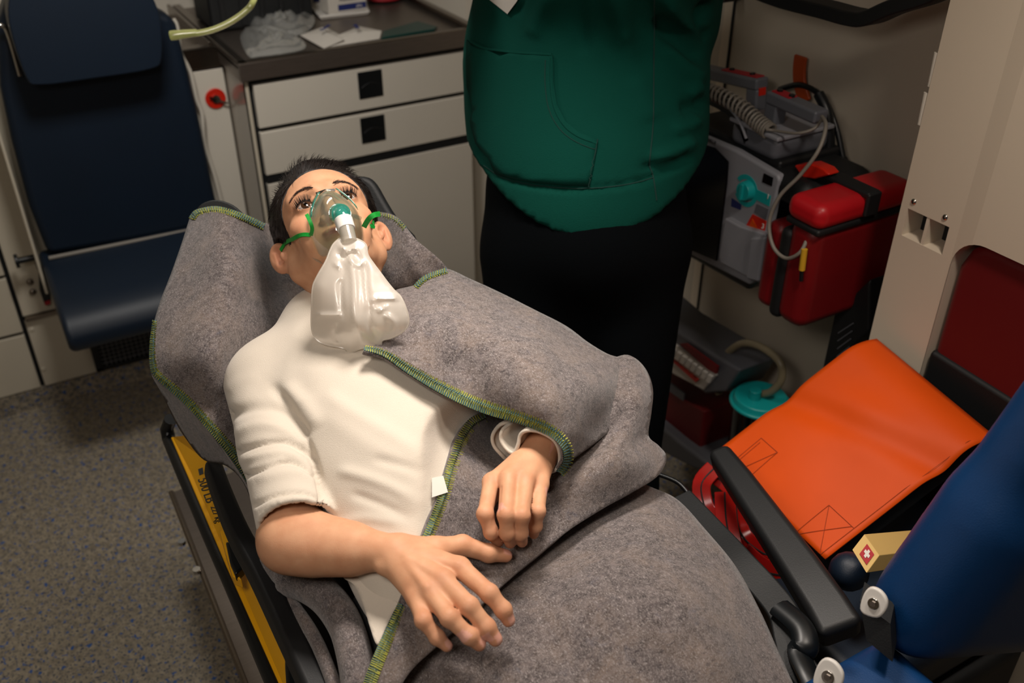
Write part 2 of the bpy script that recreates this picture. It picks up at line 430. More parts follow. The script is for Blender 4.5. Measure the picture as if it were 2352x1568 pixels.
# ================================================================ SETTING
def floor_mat():
    m = bpy.data.materials.new('speckled_vinyl'); m.use_nodes = True; nt = m.node_tree; b = nt.nodes['Principled BSDF']; N = nt.nodes; L = nt.links
    tc = N.new('ShaderNodeTexCoord')
    def spk(scale, lo, hi, seed):
        n = N.new('ShaderNodeTexNoise'); n.noise_dimensions = '4D'; n.inputs['W'].default_value = seed; n.inputs['Scale'].default_value = scale; n.inputs['Detail'].default_value = 2
        L.new(tc.outputs['Object'], n.inputs[0]); r = N.new('ShaderNodeMapRange'); r.inputs[1].default_value = lo; r.inputs[2].default_value = hi; L.new(n.outputs[0], r.inputs[0]); return r.outputs[0]
    cur = None; base = lin('#9c917e')
    for fac, c in ((spk(60, .35, .65, 1), '#7a7162'), (spk(160, .56, .6, 2), '#4a4d52'), (spk(80, .605, .635, 3), '#24508f'), (spk(150, .66, .69, 4), '#a99f8c'), (spk(110, .63, .65, 8), '#22304f')):
        mx = N.new('ShaderNodeMix'); mx.data_type = 'RGBA'; L.new(fac, mx.inputs[0])
        if cur is None: mx.inputs[6].default_value = base
        else: L.new(cur, mx.inputs[6])
        mx.inputs[7].default_value = lin(c); cur = mx.outputs[2]
    L.new(cur, b.inputs['Base Color']); b.inputs['Roughness'].default_value = .5
    return m
M['floor'] = floor_mat()
def struct(o): o['kind'] = 'structure'; return o
XL, XR, YB, YF, ZC = -1.15, 1.55, -1.3, 3.35, 2.08
struct(G().box((XL-.1, YB-.1, -.06), (XR+.1, YF+.1, 0)).ob('floor', 'floor'))
struct(G().box((XL-.1, YB-.1, ZC), (XR+.1, YF+.1, ZC+.06)).ob('ceiling', 'panel'))
struct(G().box((XL-.1, YF, 0), (XR+.1, YF+.08, ZC)).ob('wall_front', 'panel'))
struct(G().box((XL-.08, YB, 0), (XL, YF, ZC)).ob('wall_left', 'panel'))
struct(G().box((XL-.1, YB-.08, 0), (XR+.1, YB, ZC)).ob('wall_rear', 'panel'))
wr = struct(G().box((XR, YB, 0), (XR+.08, YF, ZC)).ob('wall_right', 'wall'))
# thin vertical joint in the side wall
a = PX(1690, 0, XR); G().box((XR-.004, a[1]-.0025, .05), (XR+.001, a[1]+.0025, ZC)).ob('wall_joint', 'seam', wr)
G().box((XR-.003, a[1]+.0025, .05), (XR+.001, a[1]+.03, ZC)).ob('joint_cover', 'column', wr)

# ---- lower front bulkhead with its doors and panels (plane Y=2.84)
YP = 2.84
bk = struct(G().box((XL, YP, 0), (.40, YF, .0+.62)).box((XL, YP+.012, .62), (.40, YF, ZC)).ob('wall_front_lower', 'seam'))
xs = PY(46, 722, YP)[0]                       # vertical joint left of the seat
zt = PY(80, 722, YP)[2]; zb = PY(150, 865, YP)[2]-.005
z1 = PY(10, 632, YP)[2]; z2 = PY(25, 768, YP)[2]; z3 = zb
g = .006
def pan(x0, x1, za, zb_, name='wall_panel', m='cream', th=.014, yp=YP):
    return G().box((x0, yp-th, za), (x1, yp+.002, zb_)).ob(name, m, bk, bevel=.002)
xw = XL+.02
pan(xw, xs-g, z3, z2-g); pan(xw, xs-g, z2+g, z1-g); pan(xw, xs-g, z1+g, 2.0)
pan(xs+g, .40, zt+g*1.5, 2.0)                 # tall panel behind the seat
pan(xs+g, .392, z3, zt-g*1.5)
for q in ((73, 757), (100, 848)):
    p = PY(q[0], q[1], YP-.014); G().sph(p, .008, 12, 8, (1, .35, 1)).ob('rivet_cap', 'cream', bk)
p = PY(90, 708, YP-.02); G().box((xs+.01, YP-.03, zt-.002), (xs+.3, YP-.01, zt+.008)).ob('ledge_strip', 'steel', bk)
# floor vinyl turned up at the foot of the bulkhead
struct(G().box((XL, YP-.012, 0), (.75, YP+.001, zb-.004)).ob('baseboard_front', 'floor'))
# rounded grille
a0, a1 = PY(215, 800, YP-.016), PY(350, 800, YP-.016); zg0, zg1 = PY(225, 845, YP)[2], PY(215, 782, YP)[2]+.02
gr = empty('vent_grille', (a0[0], YP, zg0), 'grey square mesh vent grille low in the bulkhead under the dark blue seat', 'vent')
gg = G(); xa, xb = a0[0]-.01, a1[0]+.12
gg.box((xa, YP-.024, zg0), (xb, YP-.014, zg0+.012)).box((xa, YP-.024, zg1-.012), (xb, YP-.014, zg1)).box((xa, YP-.024, zg0), (xa+.022, YP-.014, zg1)).box((xb-.022, YP-.024, zg0), (xb, YP-.014, zg1))
gg.ob('grille_frame', 'greyblack', gr, bevel=.002)
G().box((xa+.01, YP-.0165, zg0+.01), (xb-.01, YP-.0145, zg1-.01)).ob('grille_backing', 'seam', gr)
gg = G()
for k in range(1, 18): x = xa+.02+(xb-xa-.04)*k/18; gg.box((x-.002, YP-.021, zg0+.01), (x+.002, YP-.017, zg1-.01))
for k in range(1, 7): z = zg0+.01+(zg1-zg0-.02)*k/7; gg.box((xa+.02, YP-.022, z-.002), (xb-.02, YP-.018, z+.002))
gg.ob('grille_mesh', 'grey', gr, kind='stuff')

# ---- white cabinet with steel top between seat and drawer unit
XD = 0.664; YD = 2.63
zs0 = PY(430, 112, YP)[2]; zs1 = PY(450, 158, YP)[2]
sc1 = empty('side_cabinet', (.5, YP, 0), 'narrow white cabinet with steel top and red key disc beside the dark blue seat', 'cabinet')
G().box((.40, YP-.01, zb), (XD-.004, YF, zs1-.006)).ob('cabinet_body', 'panel', sc1, bevel=.002)
st = G().box((.40, YP-.014, zs1), (XD-.004, YP-.004, zs0)).box((.40, YP-.014, zs0-.006), (XD-.004, YP+.03, zs0)).box((.40, YP+.02, zs0-.03), (XD-.004, YF, zs0-.024)).box((XD-.03, YP, zs0-.03), (XD-.02, YF, zs0+.01)).ob('steel_top', 'steel', sc1, bevel=.002)
G().box((.40, YP-.006, zs1-.006), (XD-.004, YP, zs1)).ob('shadow_gap', 'seam', sc1)
p = PY(495, 226, YP-.012); kd = G().cyl((p[0], YP-.016, p[2]), (p[0], YP-.009, p[2]), .030, seg=32).ob('key_disc', 'redbright', sc1, bevel=.002)
G().cyl((p[0], YP-.022, p[2]), (p[0], YP-.016, p[2]), .012).ob('lock_barrel', 'chrome', kd)
G().box((p[0]-.022, YP-.027, p[2]-.003), (p[0]+.034, YP-.024, p[2]+.003), Matrix.Translation((p[0], 0, p[2])) @ Matrix.Rotation(math.radians(28), 4, 'Y') @ Matrix.Translation((-p[0], 0, -p[2]))).ob('key', 'chrome', kd)

# ---- drawer unit with stainless worktop
zt0 = PY(553, 147, YD-.02)[2]; zt1 = PY(557, 190, YD-.02)[2]; XE = 1.37
du = empty('drawer_unit', (1.0, YD, 0), 'cream drawer unit with square black recessed handles under the stainless worktop', 'cabinet')
G().box((XD+.004, YD+.012, .05), (XE, YF, zt1-.004)).ob('carcass', 'seam', du)
G().box((XD, YD, .05), (XD+.0035, YF, zt1-.004)).ob('side_panel', 'glosspanel', du)
xp = PY(596, 300, YD)[0]
G().box((XD, YD-.004, .05), (xp-.012, YD+.02, zt1-.004)).ob('corner_post', 'cream', du, bevel=.004)
rows = [(PY(579, 196, YD)[2], PY(593, 295, YD)[2]), (PY(593, 306, YD)[2], PY(607, 403, YD)[2]), (PY(609, 424, YD)[2], .08)]
for i, (zh, zl) in enumerate(rows):
    dr = G().box((xp, YD-.006, zl), (XE-.004, YD+.014, zh)).ob('drawer' if i < 2 else 'door', 'panel', du, bevel=.0025)
    if i < 2:
        hp = [[(818, 168), (879, 220)], [(824, 273), (885, 321)]][i]; A = PY(*hp[0], YD-.008); B = PY(*hp[1], YD-.008)
        hx0, hx1 = PY((hp[0][0]+3), sum(h[1] for h in hp)/2, YD)[0], PY(hp[1][0]-2, sum(h[1] for h in hp)/2, YD)[0]
        G().box((hx0, YD-.0085, B[2]), (hx1, YD-.004, A[2])).ob('handle', 'black', dr, bevel=.002)
        gv = G(); zc = (A[2]+B[2])/2
        gv.tube([(hx0+.008+(hx1-hx0-.016)*k/10, YD-.0095, zc-.006+.012*math.sin(math.pi*k/10)) for k in range(11)], .0013, 6).ob('finger_lip', 'greyblack', dr)
G().box((xp, YD-.004, rows[2][0]+.004), (XE, YD+.01, rows[1][1]-.004)).ob('black_rail', 'seam', du)  # black bar between the lower drawer and the door
wt = empty('worktop', (1.0, YD, zt0), 'stainless steel worktop tray with raised rim on the drawer unit', 'worktop')
YA = YD-.02
G().box((XD-.012, YA, zt1), (XE+.01, YA+.012, zt0)).ob('front_apron', 'steeldark', wt, bevel=.003)
G().box((XD-.012, YA+.012, zt1), (XD-.002, YF, zt0)).ob('side_apron', 'steeldark', wt)
G().box((XD-.012, YA+.01, zt0-.018), (XE+.01, YF, zt0-.012)).ob('tray_floor', 'steeldark', wt)
G().box((XD-.012, YA, zt0-.002), (XE+.01, YA+.020, zt0+.003)).box((XD-.012, YA, zt0-.002), (XD+.012, YF, zt0+.003)).box((XE-.012, YA, zt0-.002), (XE+.01, YF, zt0+.012)).ob('rim', 'steel', wt, bevel=.003, seg=3)
ZW = zt0-.012
# white frame between worktop and side wall
struct(G().box((XE+.012, YD+.05, 0), (XR, YF, ZC)).ob('trim_1', 'panel'))

# ================================================================ COLUMN on the right wall
XC = 1.35; yc = PX(2087, 400, XC)[1]
def boolcut(o, cutter):
    b = o.modifiers.new('cut', 'BOOLEAN'); b.operation = 'DIFFERENCE'; b.object = cutter; b.solver = 'EXACT'
cl = struct(G().box((XC, YB, 0), (XR, yc, ZC)).ob('wall_right_column', 'column', smooth=False))
# apply the cuts straight into the mesh so that no helper objects remain
def cut(o, gs):
    for gm in gs:
        c = gm.ob('cutter', 'column'); boolcut(o, c)
        dg = bpy.context.evaluated_depsgraph_get(); dg.update(); me = bpy.data.meshes.new_from_object(o.evaluated_get(dg)); o.modifiers.clear(); o.data = me
        bpy.data.objects.remove(c)
slot = [PX(2086, 476, XC), PX(2180, 524, XC), PX(2164, 586, XC), PX(2068, 538, XC)]
ysl = sorted([slot[0][1], slot[1][1]]); zsl = (slot[3][2]+.002, slot[0][2])
zsl = (np.mean([slot[2][2], slot[3][2]]), np.mean([slot[0][2], slot[1][2]])); 
nich = [(2120, 860), (2150, 720), (2172, 620), (2200, 585), (2232, 572), (2352, 583), (2440, 592)]
NP = [PX(*q, XC) for q in nich]
ytop = NP[2][1]; ybot_z = .55; zN = np.mean([NP[4][2], NP[5][2]]); yN0 = NP[1][1]
rr = .055; path = []
yl = np.mean([NP[0][1], NP[1][1], NP[2][1]]); yrgt = yl-.52
for k in range(9):
    a = math.pi/2*k/8; path.append((yl-rr+rr*math.cos(a), zN-rr+rr*math.sin(a)))
path += [(yrgt, zN), (yrgt, .45), (yl, .45)]
cut(cl, [G().box((XC-.01, ysl[0], zsl[0]), (XC+.05, ysl[1], zsl[1])), G().prism([(XC-.01, y, z) for y, z in path], (.17, 0, 0))])
ym = (ysl[0]+ysl[1])/2
G().box((XC+.001, ym-.003, zsl[0]), (XC+.05, ym+.003, zsl[1])).ob('slot_divider', 'column', cl)
G().box((XC+.048, ysl[0], zsl[0]), (XC+.05, ysl[1], zsl[1])).ob('slot_backing', 'greyblack', cl)
for q in ((2099, 463), (2171, 499)):
    p = PX(*q, XC); G().sph(p, .0055, 14, 10, (.6, 1, 1)).ob('dome_screw', 'chrome', cl)
# niche lining
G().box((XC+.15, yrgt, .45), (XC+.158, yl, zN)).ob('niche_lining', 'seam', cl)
# second facet of the column, a shallow step nearer the rear
pf = PX(2215, 420, XC-.012)[1]
G().hexa([(XC-.004, YB, .0), (XC-.004, yl-.03, .0), (XC+.001, yl+.01, .0), (XC+.001, YB, .0)], [(XC-.004, YB, ZC), (XC-.004, yl-.03, ZC), (XC+.001, yl+.01, ZC), (XC+.001, YB, ZC)]).ob('column_facet', 'column', cl, smooth=False)
cut(bpy.data.objects['column_facet'], [G().prism([(XC-.02, y, z) for y, z in path], (.17, 0, 0))])
for q0, q1 in (((2146, 122), (2130, 200)), ((2122, 214), (2107, 288))):
    A, B = PX(*q0, XC-.002), PX(*q1, XC-.002); G().tube([(XC+.004, A[1], A[2]), (XC+.004, B[1], B[2])], .005, 10, flat=(1, .6)).ob('edge_clip', 'panel', cl)
M['darkred'] = mat('dark_red_nylon', '#64090e', .5)
# red bag in the niche
rb = empty('red_bag', (XC+.08, yl-.2, .5), 'dark red soft bag inside the rounded niche of the column', 'bag')
G().prism([(XC+.012, y, z) for y, z in [(yl-.006-.04, zN-.008), (yl-.24, zN-.008), (yl-.24, .47), (yl-.006, .47), (yl-.006, zN-.06), (yl-.02, zN-.02)]], (.12, 0, 0)).ob('bag_body', 'darkred', rb, bevel=.014, seg=4)
G().prism([(XC+.012, y, z) for y, z in [(yl-.262, zN-.03), (yl-.5, zN-.03), (yl-.5, .47), (yl-.262, .47)]], (.12, 0, 0)).ob('side_pocket', 'darkred', rb, bevel=.02, seg=4)
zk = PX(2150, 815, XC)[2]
G().prism([(XC+.004, y, z) for y, z in [(yl-.004, zk), (yl-.5, zk-.02), (yl-.5, .46), (yl-.004, .46)]], (.13, 0, 0)).ob('bag_shade', 'blackmat', rb, bevel=.008)  # added black block imitating the shade over the lower part of the bag
# ================================================================ FOLDING SEAT
def prismY(px, Y, th):   # outline seen on the plane Y, extruded towards the bulkhead
    return [PY(*q, Y) for q in px], (0, th, 0)
seat = empty('folding_seat', (.3, 2.7, .4), 'dark navy padded folding seat with headrest on the front bulkhead', 'seat')
back = [(-6, 60), (2, 200), (30, 330), (70, 480), (112, 588), (300, 556), (415, 533), (512, 508), (497, 455), (455, 250), (428, 140), (408, 60), (395, 38), (200, -40), (20, -20)]
G().prism(*prismY(back, 2.73, .085)).ob('backrest', 'navy', seat, bevel=.022, seg=4)
hr = [(22, 60), (60, 178), (95, 196), (210, 182), (345, 160), (372, 132), (368, 40), (345, -20), (330, -60), (40, -60), (22, -10)]
hr = spline(hr, 4, True)
G().prism(*prismY(hr, 2.62, .075)).ob('headrest', 'navy', seat, bevel=.025, seg=4)
A = PY(230, 170, 2.7); G().box((A[0]-.03, 2.68, A[2]), (A[0]-.015, 2.75, A[2]+.3)).box((A[0]+.1, 2.68, A[2]), (A[0]+.115, 2.75, A[2]+.3)).ob('headrest_bracket', 'steel', seat)
x0, x1 = .045, .57
prof = [(2.80, .535), (2.70, .535), (2.60, .525), (2.50, .513), (2.44, .500), (2.405, .475), (2.39, .44), (2.40, .405), (2.45, .395), (2.80, .44)]
G().prism([(x0, y, z) for y, z in prof], (x1-x0, 0, 0)).ob('seat_cushion', 'navy', seat, bevel=.018, seg=4)
l0, l1 = PY(112, 593, 2.715), PY(505, 515, 2.715)
G().tube([l0, (l0+l1)/2, l1], .0065, 8).ob('belt_strap', 'greycable', seat)
G().box((x0-.012, 2.70, .44), (x0-.004, 2.85, 1.5)).ob('side_plate', 'cream', seat, bevel=.003)
p = PY(64, 594, 2.76); G().cyl((p[0]-.028, 2.76, p[2]), (x0-.008, 2.76, p[2]), .009).cyl((p[0]-.034, 2.76, p[2]), (p[0]-.024, 2.76, p[2]), .02).ob('lock_knob', 'black', seat, bevel=.002)
bkl = G().prism([PY(*q, 2.79) for q in [(90, 628), (103, 632), (116, 660), (118, 700), (104, 704), (92, 670)]], (0, .02, 0)).ob('belt_buckle', 'greyblack', seat, bevel=.005)
G().prism([PY(*q, 2.786) for q in [(102, 694), (115, 690), (116, 698), (104, 702)]], (0, .006, 0)).ob('release_button', 'redprint', bkl)
G().tube([PY(*q, 2.79) for q in [(98, 630), (88, 612), (84, 600)]], .006, 8).ob('buckle_stalk', 'black', seat)
for q in ((69, 648), (75, 671)):
    p = PY(*q, YP-.018); G().sph(p, .010, 14, 10, (1, .6, 1)).ob('mounting_bolt', 'steel', seat)
lp = [PY(*q, 2.70) for q in [(-12, 58), (8, 60), (18, 75), (30, 115), (46, 174)]]
G().tube(spline(lp, 4), .0055, 8).ob('belt_guide', 'chrome', seat)
rt = [PY(*q, 2.80) for q in [(398, 44), (407, 62), (415, 120), (430, 150), (440, 175), (452, 230), (464, 262), (470, 330), (492, 400), (510, 470)]]
G().tube(spline(rt, 4), .006, 8).ob('back_frame', 'panel', seat)

# ================================================================ THINGS ON THE WORKTOP
def onw(px, py, z=0): return PZ(px, py, ZW+z)
# dark equipment case
c0, c1 = onw(455, 62), onw(705, 40)
case = empty('equipment_case', (.9, 3.0, ZW), 'black hard equipment case standing at the back of the worktop', 'case')
y0 = onw(600, 64)[1]; xa, xb = onw(470, 62)[0], onw(712, 40)[0]
G().box((xa, y0, ZW+.002), (xb, y0+.2, ZW+.24)).ob('case_body', 'blackmat', case, bevel=.012, seg=3)
G().box((xa-.004, y0-.004, ZW+.13), (xb+.004, y0+.2, ZW+.142)).ob('lid_rim', 'greyblack', case, bevel=.003)
for k in range(5): G().box((xa+.03+k*(xb-xa-.06)/4.3, y0-.006, ZW+.015), (xa+.045+k*(xb-xa-.06)/4.3, y0+.001, ZW+.12)).ob('rib', 'greyblack', case, bevel=.002)
for k in (0, 1): G().box((xa+.07+k*.2, y0-.012, ZW+.11), (xa+.11+k*.2, y0+.001, ZW+.165)).ob('latch', 'black', case, bevel=.003)
# white carton on a white tray
bx = empty('medicine_carton', (1.1, 2.9, ZW), 'white medicine carton with blue print standing on a white tray', 'carton')
tr = empty('plastic_tray', (1.1, 2.85, ZW), 'shallow white plastic tray under the medicine carton', 'tray')
TA, TB, TC, TD = onw(712, 20), onw(738, 46), onw(846, 34), onw(838, 8)
tq = [TA, TB, TC, TD]
G().prism([p+np.array([0, 0, .001]) for p in tq], (0, 0, .006)).ob('tray_base', 'white', tr, bevel=.002)
gt = G()
for i in range(4):
    gt.tube([tq[i]+np.array([0, 0, .01]), tq[(i+1) % 4]+np.array([0, 0, .01])], .005, 8)
gt.ob('tray_rim', 'white', tr)
A, B = onw(756, 34, .012), onw(843, 22, .012); dx = (B-A)/np.linalg.norm(B-A); dy = np.array([-dx[1], dx[0], 0])
q = [A, B, B+dy*.075, A+dy*.075]; cb = G().prism(q, (0, 0, .11)).ob('carton_body', 'paper', bx, bevel=.0015)
def onface(A, dx, u0, u1, z0, z1, off=.0012):
    n = np.array([dx[1], -dx[0], 0]); return [A+dx*u0+n*off+np.array([0, 0, z0]), A+dx*u1+n*off+np.array([0, 0, z0]), A+dx*u1+n*off+np.array([0, 0, z1]), A+dx*u0+n*off+np.array([0, 0, z1])]
W = np.linalg.norm(B-A); nrm = np.array([dx[1], -dx[0], 0])
G().prism(onface(A, dx, W*.25, W*.98, .008, .026, .0004), nrm*.0008).ob('blue_band', 'blueprint', bx)
textobj('Rontonic', 'carton_print', 'greyprint', bx, A+dx*W*.55+nrm*.0015+np.array([0, 0, .042]), dx, (0, 0, 1), .018)
textobj('plus', 'carton_print', 'white', bx, A+dx*W*.8+nrm*.0018+np.array([0, 0, .017]), dx, (0, 0, 1), .013)
v = empty('small_carton', (1.0, 2.95, ZW), 'small white carton with blue mark left of the medicine carton', 'carton')
A2 = onw(712, 14, .008); G().prism([A2, A2+dx*.05, A2+dx*.05+dy*.05, A2+dy*.05], (0, 0, .06)).ob('carton_body', 'paper', v, bevel=.002)
G().prism(onface(A2, dx, .012, .038, .01, .03, .0004), nrm*.0008).ob('blue_mark', 'blueprint', v)
# red ringed pot
pc = onw(890, 4, 0); pot = empty('round_pot', pc, 'black round pot with a red ring at the back right of the worktop', 'pot')
G().cyl(pc+[0, .03, .002], pc+[0, .03, .08], .055, .05, 32).ob('pot_body', 'black', pot, bevel=.004)
G().tube([pc+[.062*math.cos(a), .03+.062*math.sin(a), .012] for a in np.linspace(0, 2*math.pi, 40, endpoint=False)], .005, 8, closed=True).ob('red_ring', 'redprint', pot)
# crumpled clear bags
def crumple(name, out, label, z0, amp, m, grp=None, seed=1):
    rs = np.random.RandomState(seed); O = np.array(spline(out, 5, True)); c = O.mean(0); V = []; Fc = []; nr = 14; no = len(O)
    for side in (0, 1):
        for i in range(nr+1):
            s = i/nr
            for j in range(no):
                q = c+(O[j]-c)*s; base = onw(q[0], q[1], 0.002); h = amp*max(0, 1-s**2)**.5
                rip = .5+.5*math.sin(j*.55+i*.35+seed)*math.cos(j*.31-i*.8+seed); V.append(base+[rs.uniform(-.003, .003)*(s < 1), rs.uniform(-.003, .003)*(s < 1), (h*(.35+.65*rip)+z0) if side else .001])
    n1 = (nr+1)*no
    for side in (0, 1):
        for i in range(nr):
            for j in range(no):
                a = side*n1+i*no+j; b = side*n1+i*no+(j+1) % no; Fc.append((a, b, b+no, a+no) if side else (a, a+no, b+no, b))
    return mob(name, V, Fc, m, None, smooth=True)
o = crumple('plastic_bag', [(553, 80), (600, 68), (660, 75), (700, 100), (690, 118), (600, 132), (570, 130)], '', .004, .03, 'film', seed=3)
tag(o, 'crumpled clear plastic bag near the front left of the worktop', 'plastic bag')
o = crumple('plastic_bag', [(580, 52), (640, 40), (712, 36), (722, 58), (690, 84), (620, 84), (582, 76)], '', .006, .045, 'film', seed=5)
tag(o, 'puffed clear plastic bag lying behind the flat one on the worktop', 'plastic bag')
def packet(out, label, sx, seed, txt):
    P = [onw(q[0], q[1], .006+.012*(k % 2)) for k, q in enumerate(out)]; e = empty('sachet', P[0], label, 'sachet')
    c = sum(P)/len(P)+np.array([0, 0, .012]); V = [c]+P; n = len(P); N = [(0, i+1, (i+1) % n+1) for i in range(n)]
    mob('sachet_body', V, N, 'paper', e, smooth=False, solid=.002)
    d = P[1]-P[0]; d = (P[2]+P[1]-P[0]-P[3]); d /= np.linalg.norm(d)
    textobj(txt, 'sachet_print', 'blueprint', e, c+np.array([0, 0, .016]), d, (-.3, 1, .0), .02)
packet([(690, 82), (745, 62), (778, 80), (790, 92), (744, 112)], 'white paper sachet with blue print on the worktop left of its twin', 1, 1, 'Medical')
packet([(748, 110), (776, 82), (826, 62), (876, 72), (872, 90)], 'white paper sachet with blue print lying nearest the worktop rim', 1, 2, 'Sterile')
gp = [onw(*q, .004) for q in [(876, 94), (880, 78), (960, 55), (1005, 68), (998, 74)]]
tag(G().prism(gp, (0, 0, .01)).ob('green_packet', mat('dark_green_foil', '#0b3a35', .35), None, bevel=.003), 'flat dark green packet lying right of the white sachets', 'packet')
# clear tube hanging into view
tb = empty('oxygen_tube', PD(400, 80, 1.0), 'clear yellowish tube hanging in front of the worktop, flared connector at its end', 'tube')
tp = [(600, -60, 1.02), (583, 0, 1.0), (565, 25, 1.0), (530, 50, 1.0), (490, 68, 1.0), (450, 77, 1.0), (425, 79, 1.0)]
G().tube(spline([PD(*q) for q in tp], 6), .0032, 10).ob('tubing', 'cleargreen', tb)
G().tube([PD(392, 82, 1.0), PD(400, 81, 1.0), PD(418, 79, 1.0), PD(436, 77, 1.0), PD(452, 75, 1.0)], [.0050, .0052, .0047, .0043, .0036], 12).ob('connector', 'cleargreen', tb)
# ================================================================ DEFIBRILLATOR on the right wall
XF = 1.33
def polX(px, X, d): return [PX(*q, X) for q in px], (d, 0, 0)
df = empty('defibrillator', PX(1700, 450, 1.45), 'grey defibrillator monitor with teal dial hanging on the right wall', 'defibrillator')
G().prism(*polX([(1560, 280), (1612, 305), (1700, 335), (1792, 398), (1800, 420), (1778, 500), (1750, 640), (1715, 668), (1560, 580)], XF+.012, .19)).ob('rear_case', 'black', df, bevel=.012, seg=3)
G().prism(*polX([(1560, 292), (1612, 312), (1690, 345), (1786, 402), (1790, 416), (1770, 500), (1745, 632), (1720, 655), (1560, 572)], XF-.004, .02)).ob('front_bezel', 'greylight', df, bevel=.006, seg=3)
G().prism(*polX([(1560, 310), (1600, 328), (1640, 340), (1671, 372), (1668, 420), (1645, 600), (1560, 565)], XF-.008, .006)).ob('screen', 'screen', df, bevel=.002)
c = PX(1713, 438, XF-.012)
def discX(g, c, r0, r1, d, n=32, a0=0, a1=360):
    A = [math.radians(a0+(a1-a0)*k/n) for k in range(n+1)]
    P = [(c[0], c[1]+math.cos(a)*r1, c[2]+math.sin(a)*r1) for a in A]+[(c[0], c[1]+math.cos(a)*r0, c[2]+math.sin(a)*r0) for a in A[::-1]]
    return g.prism(P, (d, 0, 0))
dial = discX(G(), PX(1713, 438, XF-.0052), .024, .034, .0012, a0=30, a1=330); dial.ob('dial_scale', 'teal', df)
kn = G().cyl((XF-.022, c[1], c[2]), (XF-.004, c[1], c[2]), .019, .021, 32).ob('dial_knob', 'teal', df, bevel=.002)
G().box((XF-.027, c[1]-.004, c[2]-.017), (XF-.021, c[1]+.004, c[2]+.017), Matrix.Identity(4)).ob('knob_grip', 'teal', kn, bevel=.0015)
G().prism(*polX([(1737, 435), (1770, 450), (1766, 474), (1735, 458)], XF-.0055, .002)).ob('mode_label', 'teal', df)
textobj('1', 'label_number', 'white', df, PX(1764, 452, XF-.0065), (0, -1, 0), (0, 0, 1), .016)
G().prism(*polX([(1738, 468), (1764, 480), (1758, 505), (1732, 488)], XF-.0055, .002)).ob('key_pad', 'grey', df)
G().prism(*polX([(1728, 492), (1760, 508), (1755, 534), (1726, 532), (1713, 518)], XF-.0055, .002)).ob('shock_label', 'redbright', df)
G().prism(*polX([(1728, 502), (1741, 528), (1719, 524)], XF-.0062, .001)).ob('warning_triangle', 'orange', df)
textobj('3', 'label_number', 'white', df, PX(1752, 520, XF-.0065), (0, -1, 0), (0, 0, 1), .016)
G().prism(*polX([(1754, 398), (1775, 408), (1772, 428), (1750, 418)], XF-.0055, .002)).ob('indicator_window', 'screen', df)
G().prism(*polX([(1680, 455), (1702, 470), (1700, 482), (1679, 474)], XF-.0055, .002)).ob('dark_label', 'blueprint', df)
G().prism(*polX([(1664, 500), (1700, 520), (1758, 538), (1742, 650), (1655, 605), (1650, 590)], XF-.020, .02)).ob('printer_door', 'greylight', df, bevel=.004, seg=3)
G().prism(*polX([(1722, 546), (1756, 545), (1741, 648), (1712, 640)], XF-.028, .012)).ob('printer_roll_cover', 'greylight', df, bevel=.005, seg=3)
textobj('MONITOR', 'badge_print', 'greyprint', df, PX(1632, 322, XF-.0055), (0, -1, 0), (0, 0, 1), .008)
# paddle tray and top deck
tz = PX(1800, 385, XF+.02)[2]
T = [PX(1790, 388, XF+.03), PX(1700, 345, XF+.03)]
yn, yf = T[0][1]-.01, T[1][1]+.05
G().box((XF+.02, yn, tz-.03), (XF+.19, yf+.12, tz+.008)).ob('top_deck', 'greyblack', df, bevel=.008, seg=3)
ty0 = PX(1895, 330, XF+.1)[1]; 
G().box((XF+.015, yn+.012, tz+.0), (XF+.165, yn+.15, tz+.052)).ob('paddle_tray', 'grey', df, bevel=.018, seg=4)
G().box((XF+.012, yn+.009, tz+.046), (XF+.168, yn+.153, tz+.056)).ob('tray_rim', 'greylight', df, bevel=.004)
hd = [PX(1590, 205, XF+.03), PX(1630, 222, XF+.03), PX(1680, 248, XF+.03), PX(1712, 285, XF+.03), PX(1728, 325, XF+.03)]
G().ribbon(spline(hd, 6), (1, 0, 0), .022, .03).ob('carry_handle', 'greyblack', df, bevel=.003)
G().tube(spline([p+np.array([-.018, 0, .010]) for p in hd], 6), .003, 6).ob('handle_edge', 'greylight', df)
